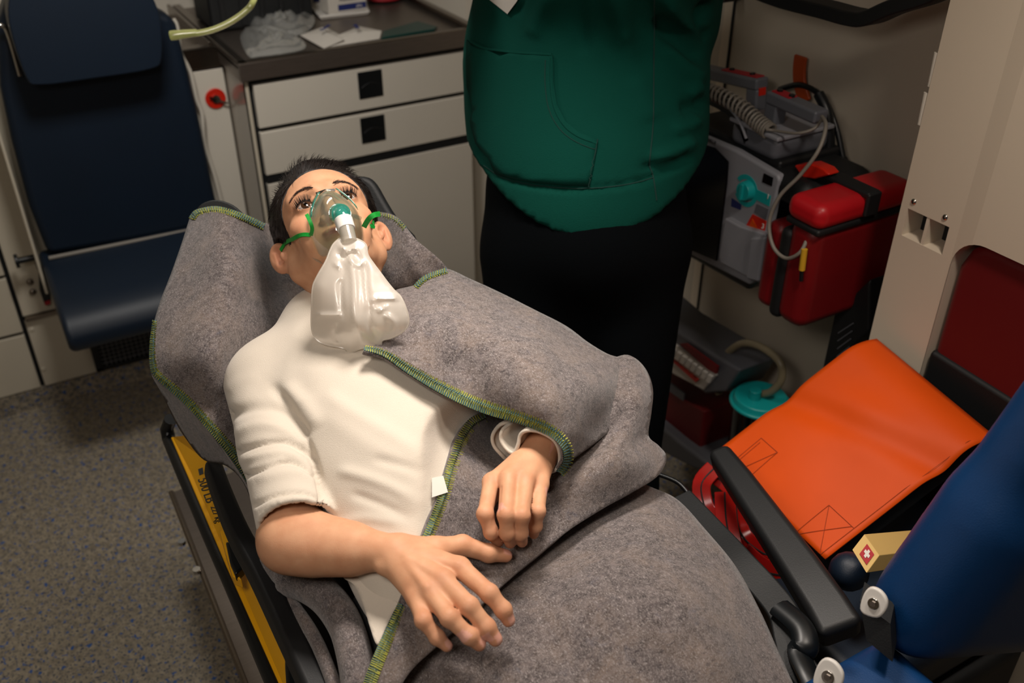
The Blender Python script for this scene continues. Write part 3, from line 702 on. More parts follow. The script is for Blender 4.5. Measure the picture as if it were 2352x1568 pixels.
# paddles
def paddle(q0, q1, X, label, num, post):
    A, B = PX(*q0, X), PX(*q1, X); e = empty('defibrillator_paddle', (A+B)/2, label, 'paddle', 'paddles on top of the defibrillator')
    d = (B-A)/np.linalg.norm(B-A); L = np.linalg.norm(B-A); up = np.array([0, 0, 1.]); up = up-d*(up@d); up /= np.linalg.norm(up); sd = np.cross(d, up)
    mx = Matrix(((d[0], sd[0], up[0], A[0]), (d[1], sd[1], up[1], A[1]), (d[2], sd[2], up[2], A[2]), (0, 0, 0, 1)))
    G().box((0, -.018, -.014), (L, .018, .012), mx).ob('handle_bar', 'grey', e, bevel=.006, seg=3)
    G().box((L*.45 if post else L*.0+.01, -.012, .010), (L-.008 if post else L*.42, .012, .0145), mx).ob('button_plate', 'redprint', e, bevel=.001)
    for k in (.2, .8):
        u = (L*.45+(L*.5)*k) if post else (.01+L*.4*k); G().cyl(mx @ Vector((u, 0, .014)), mx @ Vector((u, 0, .018)), .006).ob('button', 'black', e)
    xp_ = L-.035 if post else 0
    G().box((xp_, -.016, -.075), (xp_+.035, .016, -.01), mx).ob('handle_post', 'grey', e, bevel=.006, seg=3)
    if post: G().box((L-.0005, -.008, -.024), (L+.002, .010, -.008), mx).ob('orange_mark', 'redbright', e)
    else:
        G().box((-.0015, -.010, -.03), (.0, .006, -.004), mx).ob('number_plate', 'screen', e); textobj('2', 'number', 'white', e, np.array(mx @ Vector((-.0022, -.002, -.017))), -sd, up, .02)
    G().box((xp_-.03, -.03, -.088), (xp_+.06, .03, -.072), mx).ob('paddle_plate', 'greylight', e, bevel=.004)
    return mx, L
paddle((1600, 158), (1752, 192), XF+.12, 'grey paddle with raised handle and red buttons beside the green hoodie', 1, True)
mx2, L2 = paddle((1772, 218), (1888, 268), XF+.07, 'grey paddle marked 2 lying in the tray nearest the column', 2, False)
# orange strap on the wall
OS = [PX(*q, XR-.02) for q in [(1840, 128), (1836, 160), (1838, 195), (1850, 235)]]
o = G().ribbon(spline(OS, 5), (1, 0, 0), .034, .008).ob('orange_lever', 'orangeplastic', None, bevel=.003); tag(o, 'orange plastic lever standing up behind the defibrillator paddles', 'lever')
# coiled cord
cr_ = [PX(*q, XF+.02) for q in [(1570, 190), (1610, 205), (1650, 218), (1700, 245), (1740, 280), (1768, 302)]]
sp = spline(cr_, 60); n = len(sp); coil = []
for i, p in enumerate(sp):
    t = np.array(sp[min(i+1, n-1)])-np.array(sp[max(i-1, 0)]); t /= np.linalg.norm(t); a = np.cross(t, [0, 0, 1]); a /= np.linalg.norm(a); b = np.cross(t, a)
    ph = i/n*2*math.pi*26; coil.append(p+(a*math.cos(ph)+b*math.sin(ph))*.0155)
cord = empty('coiled_cord', sp[-1], 'grey coiled paddle cord draped over the defibrillator handle', 'cord')
G().tube(coil, .0028, 6).ob('coil', 'greycable', cord)
e1 = [coil[-1], PX(1780, 300, XF+.02), PX(1830, 306, XF+.02), PX(1870, 295, XF+.04), PX(1888, 272, XF+.06)]
G().tube(spline(e1, 8), .003, 8).ob('cord_tail', 'greycable', cord)
lc = [PX(1888, 268, XF+.05), PX(1897, 290, XF+.02), PX(1880, 345, XF-.01), PX(1838, 402, XF-.03), PX(1790, 452, XF-.05), PX(1767, 510, XF-.06), PX(1776, 566, XF-.065), PX(1806, 593, XF-.065), PX(1840, 577, XF-.062), PX(1860, 530, XF-.04)]
tag(G().tube(spline(lc, 8), .0038, 8).ob('paddle_cable', 'greycable', None), 'grey cable looping down over the red pouch from paddle 2', 'cable')
# black cables against the wall
for k, pts in enumerate([[(1790, 205), (1840, 195), (1890, 225), (1920, 290), (1940, 380), (1950, 430)], [(1880, 215), (1900, 260), (1905, 330), (1900, 390)]]):
    o = G().tube(spline([PX(*q, XR-.03-.02*k) for q in pts], 8), .006 if k == 0 else .011, 8).ob('black_cable', 'black', None)
    tag(o, ['thin black cable curving down the wall right of the paddles', 'thick black strap hanging behind the grey paddle tray'][k], 'cable')
# ---------------- red pouch at the near end
po = empty('red_pouch', PX(1850, 620, 1.4), 'bright red moulded pouch with lid and black zip at the near end of the defibrillator', 'pouch')
yb0 = PX(1870, 560, XF-.03)[1]
X0 = XF-.055
pc_ = [PX(1885, 540, X0), PX(1752, 655, X0)]
yA = PX(1872, 560, X0)[1]; yB_ = PX(1772, 640, X0)[1]
ztop = PX(1880, 520, X0)[2]; zbot = PX(1835, 745, X0)[2]-.022
def rbx(name, a, b, m, bev, **k): return G().box(a, b).ob(name, m, po, bevel=bev, seg=4, **k)
rbx('pouch_shell', (X0, yA-.0, zbot), (XR-.01, yA+.075, ztop-.01), 'red', .028)
rbx('zip_band', (X0-.001, yA+.058, zbot-.001), (XR-.03, yA+.092, ztop-.035), 'blackmat', .016)
rbx('pouch_back', (X0+.004, yA+.086, zbot+.005), (XR-.02, yA+.135, ztop-.04), 'red', .02)
rbx('pouch_lid', (X0-.008, yA-.010, ztop-.012), (XR-.03, yA+.082, ztop+.04), 'redlid', .022)
rbx('lid_gasket', (X0-.003, yA-.006, ztop-.022), (XR-.03, yA+.08, ztop-.008), 'blackmat', .006)
rbx('lid_strap', (X0+.10, yA-.016, ztop+.034), (X0+.135, yA+.11, ztop+.048), 'blackmat', .006)
rbx('strap_tab', (X0+.10, yA-.018, ztop+.0), (X0+.135, yA-.009, ztop+.046), 'blackmat', .004)
G().tube([PX(*q, X0-.006) for q in [(1848, 572), (1845, 595), (1842, 620)]], .006, 8).ob('zip_pull', 'yellowcord', po)
G().tube([PX(*q, X0-.006) for q in [(1842, 618), (1840, 645)]], .004, 8).ob('zip_cord', 'black', po)
o = G().box((XF+.0, yA+.09, ztop-.03), (XR-.03, yA+.22, ztop+.03)).ob('black_pouch', 'blackmat', None, bevel=.025, seg=4); tag(o, 'black soft pouch bulging between the defibrillator and the red pouch', 'pouch')
rc = [PX(*q, XF+.03) for q in [(1822, 380), (1862, 375), (1892, 388), (1905, 402), (1870, 412), (1842, 408)]]
tag(G().prism([p+np.array([0, 0, 0]) for p in rc], (.03, 0, 0)).ob('red_clip', 'redbright', None, bevel=.004), 'small red plastic clip on top of the black pouch', 'clip')
o = G().prism(*polX([(1915, 720), (1998, 640), (1995, 760), (1905, 850), (1895, 900), (1880, 880)], 1.42, .1)).ob('wall_box', 'blackmat', None, bevel=.006); tag(o, 'black box with a printed panel below the red pouch beside the column', 'box')
for k in range(4):
    a = PX(1925+k*7-8*k, 765+k*18, 1.4185); b = PX(1960-3*k, 742+k*18, 1.4185); G().tube([a, b], .0012, 5).ob('printed_line', 'grey', o)
# ---------------- black loom at the top
lm = spline([PX(*q, 1.42) for q in [(1740, -25), (1810, 0), (1900, 22), (1960, 38), (2000, 40), (2060, 15), (2140, -10), (2200, -40)]], 6)
o = G().ribbon(lm, (0, 0, 1), .05, .026).ob('hanging_strap', 'blackmat', None, bevel=.004); tag(o, 'black strap sagging across the top of the right wall', 'strap')
o = G().prism(*polX([(1935, 30), (2005, 36), (1995, 46), (1975, 53), (1940, 45)], 1.40, .04)).ob('strap_buckle', 'black', None, bevel=.004); tag(o, 'black buckle hanging under the sagging strap', 'buckle')
o = G().cyl(PX(1660, -6, 1.50), PX(1660, -6, 1.50)+np.array([.05, 0, 0]), .012).ob('wall_stud', 'black', None, bevel=.003); tag(o, 'small black rubber stud on the wall at the top beside the hoodie sleeve', 'stud')

# ---------------- suction unit low on the wall
su = empty('suction_unit', PX(1600, 900, 1.4), 'grey suction unit with red cabinet and white keyed panel low by the right wall', 'suction unit')
G().prism(*polX([(1480, 700), (1530, 745), (1640, 815), (1700, 850), (1668, 900), (1620, 905), (1490, 820)], 1.36, .12)).ob('control_housing', 'grey', su, bevel=.008, seg=3)
G().prism(*polX([(1490, 765), (1540, 785), (1644, 862), (1615, 896), (1520, 845), (1490, 825)], 1.352, .012)).ob('control_plate', 'white', su, bevel=.003)
G().prism(*polX([(1560, 790), (1575, 789), (1648, 842), (1644, 858), (1625, 848)], 1.348, .006)).ob('red_stripe', 'red', su)
for k in range(9):
    q = (1530+k*12, 790+k*8.6); G().prism(*polX([(q[0], q[1]), (q[0]+9, q[1]+6), (q[0]+2, q[1]+22), (q[0]-7, q[1]+16)], 1.344, .008)).ob('key', 'white', su, bevel=.0015)
G().prism(*polX([(1524, 812), (1530, 812), (1604, 872), (1598, 878)], 1.348, .004)).ob('red_edge', 'redbright', su)
G().prism(*polX([(1490, 850), (1530, 885), (1575, 920), (1618, 945), (1608, 1030), (1510, 1000), (1490, 960)], 1.37, .12)).ob('red_cabinet', mat('deep_red', '#6a0d12', .5), su, bevel=.006)
G().prism(*polX([(1536, 878), (1572, 905), (1568, 920), (1534, 896)], 1.365, .006)).ob('label_plate', 'grey', su)
G().prism(*polX([(1500, 965), (1560, 1015), (1620, 1060), (1660, 1085), (1600, 1080), (1500, 1030)], 1.34, .16)).ob('base_bumper', 'grey', su, bevel=.01, seg=3)
# hose ring
hp = [PX(*q, 1.40) for q in [(1652, 905), (1645, 870), (1660, 825), (1700, 790), (1745, 795), (1790, 830), (1795, 870), (1770, 900), (1735, 905)]]
tag(G().tube(spline(hp, 8), .009, 10).ob('suction_hose', mat('beige_hose', '#8a7f66', .4), None), 'beige hose looped in a ring above the teal canister', 'hose')
cn = PX(1745, 925, 1.40); can = empty('suction_canister', cn, 'dark canister with a teal round lid behind the orange bag', 'canister')
G().cyl(cn-[0, 0, .2], cn, .055, .062, 32).ob('canister_body', 'screen', can)
G().cyl(cn, cn+[0, 0, .022], .066, .06, 32).ob('canister_lid', 'teal', can, bevel=.004)
G().tube([cn+[.066*math.cos(a), .066*math.sin(a), .004] for a in np.linspace(0, 2*math.pi, 36, endpoint=False)], .005, 8, closed=True).ob('lid_rim', 'teal', can)
G().cyl(cn+[-.02, .0, .02], cn+[-.02, 0, .045], .014).ob('lid_port', 'teal', can, bevel=.002)
# ================================================================ STRETCHER
st = empty('stretcher', (.42, .9, .3), 'yellow and black ambulance stretcher carrying the patient', 'stretcher')
def Zp(px, py, Z): return PZ(px, py, Z)
# mattress: flat part and raised back part
XA, XB = .17, .70
G().prism([(XA, .86, .64), (XA, .86, .73), (XA, -.35, .71), (XA, -.35, .63)], (XB-XA, 0, 0)).ob('mattress', 'blackmat', st, bevel=.02, seg=3)
G().hexa([(.25, .84, .66), (XB, .84, .66), (.64, 1.42, .90), (.29, 1.42, .90)], [(.25, .84, .745), (XB, .84, .745), (.64, 1.40, .96), (.29, 1.40, .96)]).ob('back_mattress', 'blackmat', st, bevel=.02, seg=3)
# two rounded corners of the head end
for c, w_ in (((492, 478), .045), ((835, 425), .055)):
    pass
hl = [PD(*q) for q in [(444, 500, 1.60), (452, 478, 1.60), (470, 463, 1.60), (500, 458, 1.60), (535, 470, 1.60), (560, 492, 1.60), (590, 520, 1.60), (560, 640, 1.60), (460, 640, 1.60)]]
G().prism(spline(hl, 3, True), np.array([.03, .05, -.05])).ob('head_bolster', 'blackmat', st, bevel=.012, seg=3)
hr2 = [PD(*q) for q in [(790, 412, 1.62), (815, 401, 1.62), (845, 403, 1.62), (865, 420, 1.62), (885, 455, 1.62), (910, 495, 1.62), (960, 560, 1.62), (900, 640, 1.62), (800, 560, 1.62), (770, 470, 1.62)]]
G().prism(spline(hr2, 3, True), np.array([.03, .05, -.05])).ob('head_bolster', 'blackmat', st, bevel=.012, seg=3)
# yellow side beam on the left with black bumper rail
def beam(px, Z, th): return [PZ(*q, Z) for q in px]
fl = [(392, 1003, .66), (416, 1000, .665), (470, 1062, .665), (520, 1170, .665), (560, 1260, .665), (620, 1400, .665), (700, 1580, .665), (740, 1680, .665), (690, 1680, .66), (640, 1568, .66), (520, 1300, .66), (430, 1090, .66)]
P = [PZ(*q) for q in fl]
G().prism(P, (0, 0, -.03)).ob('side_beam', 'yellow', st, bevel=.002)
# sloped yellow web rising inwards
web = [(398, 1001, .665), (430, 1000, .70), (500, 1060, .715), (560, 1180, .715), (610, 1290, .715), (680, 1440, .715), (760, 1620, .715), (715, 1630, .665), (600, 1365, .665), (480, 1115, .665)]
lo = [PZ(*q) for q in [(398, 1003, .664), (440, 1085, .664), (500, 1225, .664), (560, 1360, .664), (620, 1500, .664), (680, 1640, .664)]]
hi = [PZ(*q) for q in [(425, 1000, .70), (500, 1075, .72), (560, 1200, .72), (600, 1300, .72), (650, 1420, .72), (730, 1600, .72)]]
V = lo+hi; n = len(lo); mob('beam_web', V, [(i, i+1, n+i+1, n+i) for i in range(n-1)], 'yellow', st, smooth=False, solid=.003)
br = [PZ(*q) for q in [(388, 1008, .645), (420, 1085, .645), (480, 1225, .645), (540, 1360, .645), (600, 1500, .645), (660, 1640, .645)]]
G().tube(spline(br, 4), .0125, 10).ob('bumper_rail', 'black', st)
G().tube([PZ(388, 1008, .645), PZ(383, 985, .66), PZ(392, 962, .69)], .0125, 10).ob('bumper_end', 'black', st)
# printed load marking on the web
d = (hi[2]-hi[0]); d /= np.linalg.norm(d); upn = (hi[1]-lo[1]); 
A = (lo[1]+2*hi[1])/3; A = PZ(462, 1092, .722)
textobj('500 LB', 'load_marking', 'black', st, PZ(474, 1125, .723), PZ(500, 1190, .72)-PZ(470, 1110, .72), PZ(500, 1110, .72)-PZ(470, 1120, .72), .024)
textobj('227 kg', 'load_marking', 'black', st, PZ(497, 1180, .723), PZ(500, 1190, .72)-PZ(470, 1110, .72), PZ(500, 1110, .72)-PZ(470, 1120, .72), .016)
G().prism([PZ(*q, .7225) for q in [(455, 1078), (466, 1074), (468, 1088), (458, 1092)]], (0, 0, .001)).ob('warning_mark', 'black', st)
# lever bracket and lock on the beam
G().prism([PZ(*q, .70) for q in [(508, 1238), (528, 1232), (548, 1330), (560, 1352), (538, 1344), (522, 1290)]], (0, 0, .02)).ob('latch_bracket', 'yellow', st, bevel=.003)
G().prism([PZ(*q, .71) for q in [(522, 1262), (552, 1268), (566, 1320), (545, 1340), (532, 1310)]], (0, 0, .02)).ob('latch', 'black', st, bevel=.004)
G().prism(spline([PZ(*q, .69) for q in [(590, 1310), (625, 1350), (660, 1410), (665, 1470), (660, 1560), (690, 1700), (830, 1700), (750, 1450), (660, 1320)]], 3, True), (0, 0, .03)).ob('leg_cover', 'black', st, bevel=.006)
# swing-up side arm (left)
al = [(470, 1062, .80), (500, 1060, .815), (530, 1082, .815), (560, 1150, .815), (600, 1240, .815), (640, 1310, .815), (700, 1430, .815), (770, 1590, .815), (790, 1660, .81), (745, 1660, .81), (720, 1580, .81), (660, 1440, .81), (600, 1320, .81), (540, 1200, .80), (490, 1110, .80)]
ctr = [PZ(*q) for q in [(488, 1070, .80), (508, 1130, .80), (547, 1225, .80), (598, 1320, .80), (660, 1450, .80), (714, 1565, .80), (768, 1690, .80)]]
G().ribbon(spline(ctr, 5), (.25, -.1, 1), [.027+.004*min(1, i/12) for i in range(31)], .030).ob('side_arm', 'greyblack', st, bevel=.008, seg=3)
# floor tray under the stretcher
tr1 = [PZ(*q, .30) for q in [(395, 1130), (428, 1125), (480, 1240), (560, 1440), (640, 1640), (580, 1640), (500, 1430)]]
fx = empty('stretcher_mount', PZ(450, 1300, .3), 'steel tray of the stretcher mount under the yellow beam', 'stretcher mount')
L0, L1 = PZ(393, 1130, .30), PZ(575, 1600, .30)
dx = L1-L0
G().prism([L0, L1+dx*.3, L1+dx*.3+np.array([.5, .0, 0]), L0+np.array([.5, 0, 0])], (0, 0, -.012)).ob('mount_plate', 'steeldark', fx, bevel=.002)
G().tube([L0, L1+dx*.3], .006, 8).ob('mount_edge', 'steel', fx)
G().box((L0[0]+.1, .2, 0), (L0[0]+.4, 1.1, .285)).ob('mount_base', 'blackmat', fx, bevel=.01)
for q in ((418, 1245), (452, 1310)):
    p = PZ(*q, .304); G().cyl(p-[0.0, 0, .004], p+[0, 0, .005], .008).ob('bolt', 'chrome', fx)
# right-hand rail, black, curving along the blanket
rp = spline([PZ(*q) for q in [(1560, 1150, .72), (1640, 1235, .73), (1700, 1300, .74), (1760, 1365, .74), (1800, 1420, .74), (1815, 1480, .735), (1830, 1530, .73), (1875, 1590, .72)]], 6)
G().ribbon(rp, (-.2, 0, 1), .045, .03).ob('side_rail', 'blackmat', st, bevel=.008, seg=3)
G().tube(spline([PZ(*q) for q in [(1790, 1395, .76), (1840, 1440, .765), (1850, 1485, .76), (1835, 1500, .75), (1862, 1560, .75), (1900, 1640, .74)]], 6), .013, 10, flat=(1.4, .8)).ob('rail_handle', 'black', st)
G().box((.18, -.3, .60), (.69, 1.1, .64)).ob('frame', 'black', st, bevel=.01)
G().box((.30, .0, .29), (.34, 1.0, .66)).box((.56, .0, .29), (.60, 1.0, .66)).ob('undercarriage', 'black', st, bevel=.006)
G().box((.692, -.3, .64), (.72, 1.1, .69)).ob('side_beam', 'yellow', st, bevel=.004)

# ================================================================ ATTENDANT SEAT, near right
se = empty('attendant_seat', (1.1, .6, .3), 'blue padded attendant seat with black armrests beside the stretcher', 'seat')
Xa = .885
def s_back():
    # rounded slab, front face towards +Y, leaning back
    up = np.array([.20, -.15, .96]); up /= np.linalg.norm(up); fw = np.array([.24, .97, 0]); rt_ = np.cross(fw, up); rt_ /= np.linalg.norm(rt_); fw = np.cross(up, rt_)
    rot = np.stack([rt_, fw, up], 1).astype(np.float32); A_ = PD(1968, 1362, 1.29); cen = A_+up*.33+rt_*.185-fw*.05
    f = combine([('u', s_box(cen, (.185, .05, .36), .045, rot), 0), ('u', s_box(cen-up*.20-fw*.012, (.175, .06, .13), .055, rot), .05)])
    pl = [cen+rt_*-.179-fw*.012+up*z for z in np.linspace(.30, -.30, 12)]+[cen+rt_*-.165-fw*.02-up*.345, cen+rt_*-.13-fw*.02-up*.368]
    G().tube(pl, .003, 6).ob('piping', 'blue', se)
    return sdf_mesh(f, (.80, .12, .60), (1.50, .72, 1.60), .010)
P, F = s_back(); fast_obj('backrest', P, F, 'blue', se)
pp = [PD(*q) for q in [(2352, 1040, 1.02), (2240, 1170, 1.06), (2120, 1320, 1.11), (2060, 1400, 1.14), (2038, 1450, 1.15), (2040, 1500, 1.15)]]
# seat cushion
G().box((.90, .52, .50), (1.33, .98, .60)).ob('seat_cushion', 'navy', se, bevel=.03, seg=4)
G().box((.95, .5, 0), (1.3, .9, .50)).ob('seat_base', 'blackmat', se, bevel=.02)
# armrests
c = [(1652, 1045, .745), (1700, 1110, .75), (1770, 1210, .752), (1840, 1310, .755), (1900, 1400, .755), (1935, 1460, .75)]
G().ribbon([PZ(*q) for q in c], (-.3, 0, 1), [.038, .046, .052, .058, .062, .064], .045).ob('armrest', 'greyblack', se, bevel=.012, seg=4)
c2 = [PZ(*q) for q in [(2190, 870, .80), (2260, 930, .80), (2340, 1000, .80)]]
G().ribbon(c2, (0, 0, 1), .04, .04).ob('armrest', 'greyblack', se, bevel=.01, seg=3)
G().prism([PD(*q) for q in [(1975, 1380, 1.21), (2045, 1432, 1.19), (2050, 1520, 1.19), (1990, 1470, 1.21)]], np.array([.03, .02, 0])).ob('arm_web', 'blackmat', se)
def capdisc(px, py, d, name, r):
    e = PD(px, py, d); nrm = CAM-e; nrm = nrm/np.linalg.norm(nrm)*.5+np.array([-.7, -.1, .1]); nrm /= np.linalg.norm(nrm)
    up = np.array([0, .0, 1.]); s1 = np.cross(up, nrm); s1 /= np.linalg.norm(s1); u1 = np.cross(nrm, s1)
    pts = [e+s1*x+u1*y for x, y in [(-.6*r, -1.1*r), (.55*r, -.9*r), (.9*r, -.1*r), (.7*r, .7*r), (0, 1.1*r), (-.7*r, .9*r), (-.9*r, 0)]]
    o = G().prism(spline(pts, 4, True), nrm*.008).ob(name, 'white', se, bevel=.003, seg=3)
    G().cyl(e+nrm*.006, e+nrm*.0105, r*.42, seg=24).ob('washer', 'chrome', o, bevel=.001)
    G().cyl(e+nrm*.0105, e+nrm*.0125, r*.22, seg=6).ob('screw', 'steeldark', o)
capdisc(2012, 1382, 1.17, 'pivot_cap', .017)
capdisc(1908, 1550, 1.16, 'pivot_cap', .019)
f = combine([('u', s_box(PD(1985, 1640, 1.22), (.09, .06, .05), .03), 0)])
P, F = sdf_mesh(f, PD(1985, 1640, 1.22)-.14, PD(1985, 1640, 1.22)+.14, .008); fast_obj('side_bolster', P, F, 'blue', se)
# orange folder-like tarpaulin flap
def quadpt(u, v, C): return (C[0]*(1-u)+C[1]*u)*(1-v)+(C[3]*(1-u)+C[2]*u)*v
oc = [PZ(1640, 1040, .665), PX(2003, 757, 1.30), PX(2281, 985, 1.30), PZ(1895, 1283, .665)]
ob_ = empty('orange_bag', oc[0], 'bright orange tarpaulin bag flap with stitched corners lying on the attendant seat', 'bag')
nu, nv = 40, 30; V = []; Fq = []
ON = np.cross(oc[1]-oc[0], oc[3]-oc[0]); ON /= np.linalg.norm(ON); ON *= np.sign(ON[2])
def opt(u, v, off=0):
    b = .012*math.sin(math.pi*u)*math.sin(math.pi*v)+.005*math.sin(5*u+3*v)*math.sin(math.pi*v)*math.sin(math.pi*u)+.014*math.exp(-((u-.62)**2/.02+(v-.55)**2/.08))*1-.030*max(0, (u-.82)/.18)**2-.012*math.exp(-((u-(.45+.25*v))**2/.006))
    return quadpt(u, v, oc)+ON*(b+off)
for j in range(nv+1):
    for i in range(nu+1): V.append(opt(i/nu, j/nv))
for j in range(nv):
    for i in range(nu): a = j*(nu+1)+i; Fq.append((a, a+nu+1, a+nu+2, a+1))
o = mob('flap', V, Fq, 'orange', ob_, solid=.004)
occ = sum(oc)/4; oi = [occ+(p-occ)*.93 for p in oc]
body = G().hexa([p-ON*.016+np.array([0, 0, -.055]) for p in oi], [p-ON*.016 for p in oi]).ob('bag_body', 'blackmat', ob_, bevel=.01)
thr = mat('dark_thread', '#9a3a10', .8)
def sline(pts): 
    L = []; g1 = G()
    for (u0, v0), (u1, v1) in zip(pts[:-1], pts[1:]):
        for k in range(9): L.append(opt(u0+(u1-u0)*k/8, v0+(v1-v0)*k/8, .0012))
    g1.tube(L, .00045, 5).ob('stitch_line', thr, ob_)
sline([(0, .77), (.20, .77), (.20, .965), (0, .965)]); sline([(0, .79), (.20, .95)]); sline([(0, .96), (.20, .77)])
sline([(0.0, .965), (1, .965)])
sline([(0, .14), (.22, .14), (.22, .30), (.0, .30)]); sline([(.0, .16), (.2, .16)]); sline([(.0, .20), (.22, .30)])
# red glossy straps gathered at the end of the bag
sp_ = empty('red_straps', PZ(1680, 1200, .6), 'glossy red and black webbing straps bunched under the armrest', 'straps')
for k, (pts, w_) in enumerate([([(1640, 1075, .66), (1612, 1110, .65), (1618, 1160, .64), (1640, 1200, .63), (1640, 1235, .62)], .022), ([(1665, 1130, .66), (1668, 1190, .65), (1680, 1250, .64), (1700, 1290, .62), (1760, 1300, .60)], .024),
    ([(1690, 1150, .65), (1700, 1220, .64), (1740, 1262, .62), (1800, 1290, .6)], .022), ([(1640, 1090, .64), (1690, 1130, .63), (1730, 1180, .62)], .02), ([(1700, 1270, .63), (1750, 1310, .61), (1810, 1322, .6)], .03), ([(1700, 1240, .62), (1770, 1262, .61), (1800, 1275, .6)], .02)]):
    P = spline([PZ(*q) for q in pts], 5); o = G().ribbon(P, [(-.6, -.5, .6)]*len(P), w_*1.5, .006).ob('strap', mat('glossy_red', '#8c0f0a', .22), sp_, bevel=.002)
    tn = Vector((-.6, -.5, .6)).normalized(); G().tube([Vector(p)+tn*.004 for p in P], .0016, 5).ob('black_edge', 'seam', o)
tag(G().tube(spline([PZ(*q) for q in [(1515, 1090, .70), (1560, 1110, .70), (1590, 1150, .69), (1598, 1195, .68), (1575, 1175, .68)]], 6), .004, 8).ob('cable', 'black', None), 'thin black cable loop beside the grey blanket under the hoodie', 'cable')
tag(G().tube(spline([PZ(*q) for q in [(1575, 1160, .69), (1590, 1170, .69), (1597, 1190, .685)]], 6), .004, 8).ob('yellow_hook', 'yellowcord', None), 'short yellow hook beside the blanket edge', 'hook')
# carton with the red cross emblem
k0 = PD(2005, 1255, 1.33); e = empty('first_aid_carton', k0, 'tan first aid carton with red square and white cross beside the orange bag', 'carton')
a = [PD(*q) for q in [(1957, 1262, 1.34), (1985, 1226, 1.36), (2020, 1275, 1.33), (1990, 1316, 1.31)]]
dirb = PD(2080, 1218, 1.47)-a[1]
G().prism(a, dirb*1.3).ob('carton_body', mat('tan_card', '#c9a765', .6), e, bevel=.001)
c = sum(a)/4; ux = (a[1]-a[0]+a[2]-a[3])/2; uy = (a[3]-a[0]+a[2]-a[1])/2; nn = np.cross(ux, uy); nn /= np.linalg.norm(nn); nn *= np.sign(nn@(CAM-c))
c2_ = a[0]*.32+a[1]*.12+a[2]*.22+a[3]*.34
def qd(s, off): return [c+uy*.08+ux*x+uy*y+nn*off for x, y in s]
sq = [(-.30, -.24), (.30, -.24), (.30, .24), (-.30, .24)]
rcs = G().prism(qd(sq, .0008), nn*.0006).ob('red_square', 'redprint', e)
x = .07; y = .055; X_ = .19; Y_ = .15
G().prism(qd([(-x, -Y_), (x, -Y_), (x, -y), (X_, -y), (X_, y), (x, y), (x, Y_), (-x, Y_), (-x, y), (-X_, y), (-X_, -y), (-x, -y)], .0018), nn*.0006).ob('white_cross', 'paper', rcs)
G().sph(PD(1950, 1312, 1.46), .03, 16, 12).ob('blue_ball', 'navy', None); tag(bpy.data.objects['blue_ball'], 'dark blue rounded cap under the orange bag edge', 'cap')
# ================================================================ BLANKET
def felt():
    m = bpy.data.materials.new('grey_wool_felt'); m.use_nodes = True; nt = m.node_tree; N = nt.nodes; L = nt.links; b = N['Principled BSDF']
    tc = N.new('ShaderNodeTexCoord'); cur = None
    def nz(scale, lo, hi, det=6, st=(1, 1, 1)):
        mp = N.new('ShaderNodeMapping'); mp.inputs['Scale'].default_value = st; L.new(tc.outputs['Object'], mp.inputs[0])
        n = N.new('ShaderNodeTexNoise'); n.inputs['Scale'].default_value = scale; n.inputs['Detail'].default_value = det; n.inputs['Roughness'].default_value = .65; n.inputs['Distortion'].default_value = .6
        L.new(mp.outputs[0], n.inputs[0]); r = N.new('ShaderNodeMapRange'); r.inputs[1].default_value = lo; r.inputs[2].default_value = hi; L.new(n.outputs[0], r.inputs[0]); return r.outputs[0], n
    cur = None; last = None
    for fac, c in ((nz(90, .36, .64)[0], '#6a6160'), (nz(14, .45, .7)[0], '#857366'), (nz(420, .45, .75, 3)[0], '#827a78'), (nz(700, .55, .8, 2, (1, .35, 1))[0], '#a79f9d'), (nz(240, .55, .75, 4, (.4, 1, 1))[0], '#3f393b'), (nz(40, .6, .8)[0], '#4e5262')):
        mx = N.new('ShaderNodeMix'); mx.data_type = 'RGBA'; L.new(fac, mx.inputs[0])
        if cur is None: mx.inputs[6].default_value = lin('#3c3636')
        else: L.new(cur, mx.inputs[6])
        mx.inputs[7].default_value = lin(c)
        if c == '#857366' or c == '#4e5262':
            ml = N.new('ShaderNodeMath'); ml.operation = 'MULTIPLY'; ml.inputs[1].default_value = .5; L.new(fac, ml.inputs[0]); L.new(ml.outputs[0], mx.inputs[0])
        cur = mx.outputs[2]
    L.new(cur, b.inputs['Base Color']); b.inputs['Roughness'].default_value = .95; b.inputs['Specular IOR Level'].default_value = .15
    b.inputs['Sheen Weight'].default_value = .25; b.inputs['Sheen Roughness'].default_value = .5
    _, n2 = nz(520, 0, 1, 4); bp = N.new('ShaderNodeBump'); bp.inputs['Strength'].default_value = .5; bp.inputs['Distance'].default_value = .0015; L.new(n2.outputs[0], bp.inputs['Height']); L.new(bp.outputs[0], b.inputs['Normal'])
    return m
M['felt'] = felt()
M['thread1'] = mat('lime_thread', '#a8a43a', .75, noise=.5, nscale=140, dark='#6c7838')
M['thread2'] = mat('teal_thread', '#3b5f68', .75, noise=.6, nscale=110, dark='#55706a')
bl = empty('blanket', (.5, .9, .85), 'grey wool felt blanket with lime overlock edge wrapped round the patient', 'blanket')
def depthpt(sheet, x, y, off): return sheet.at(x, y, off)
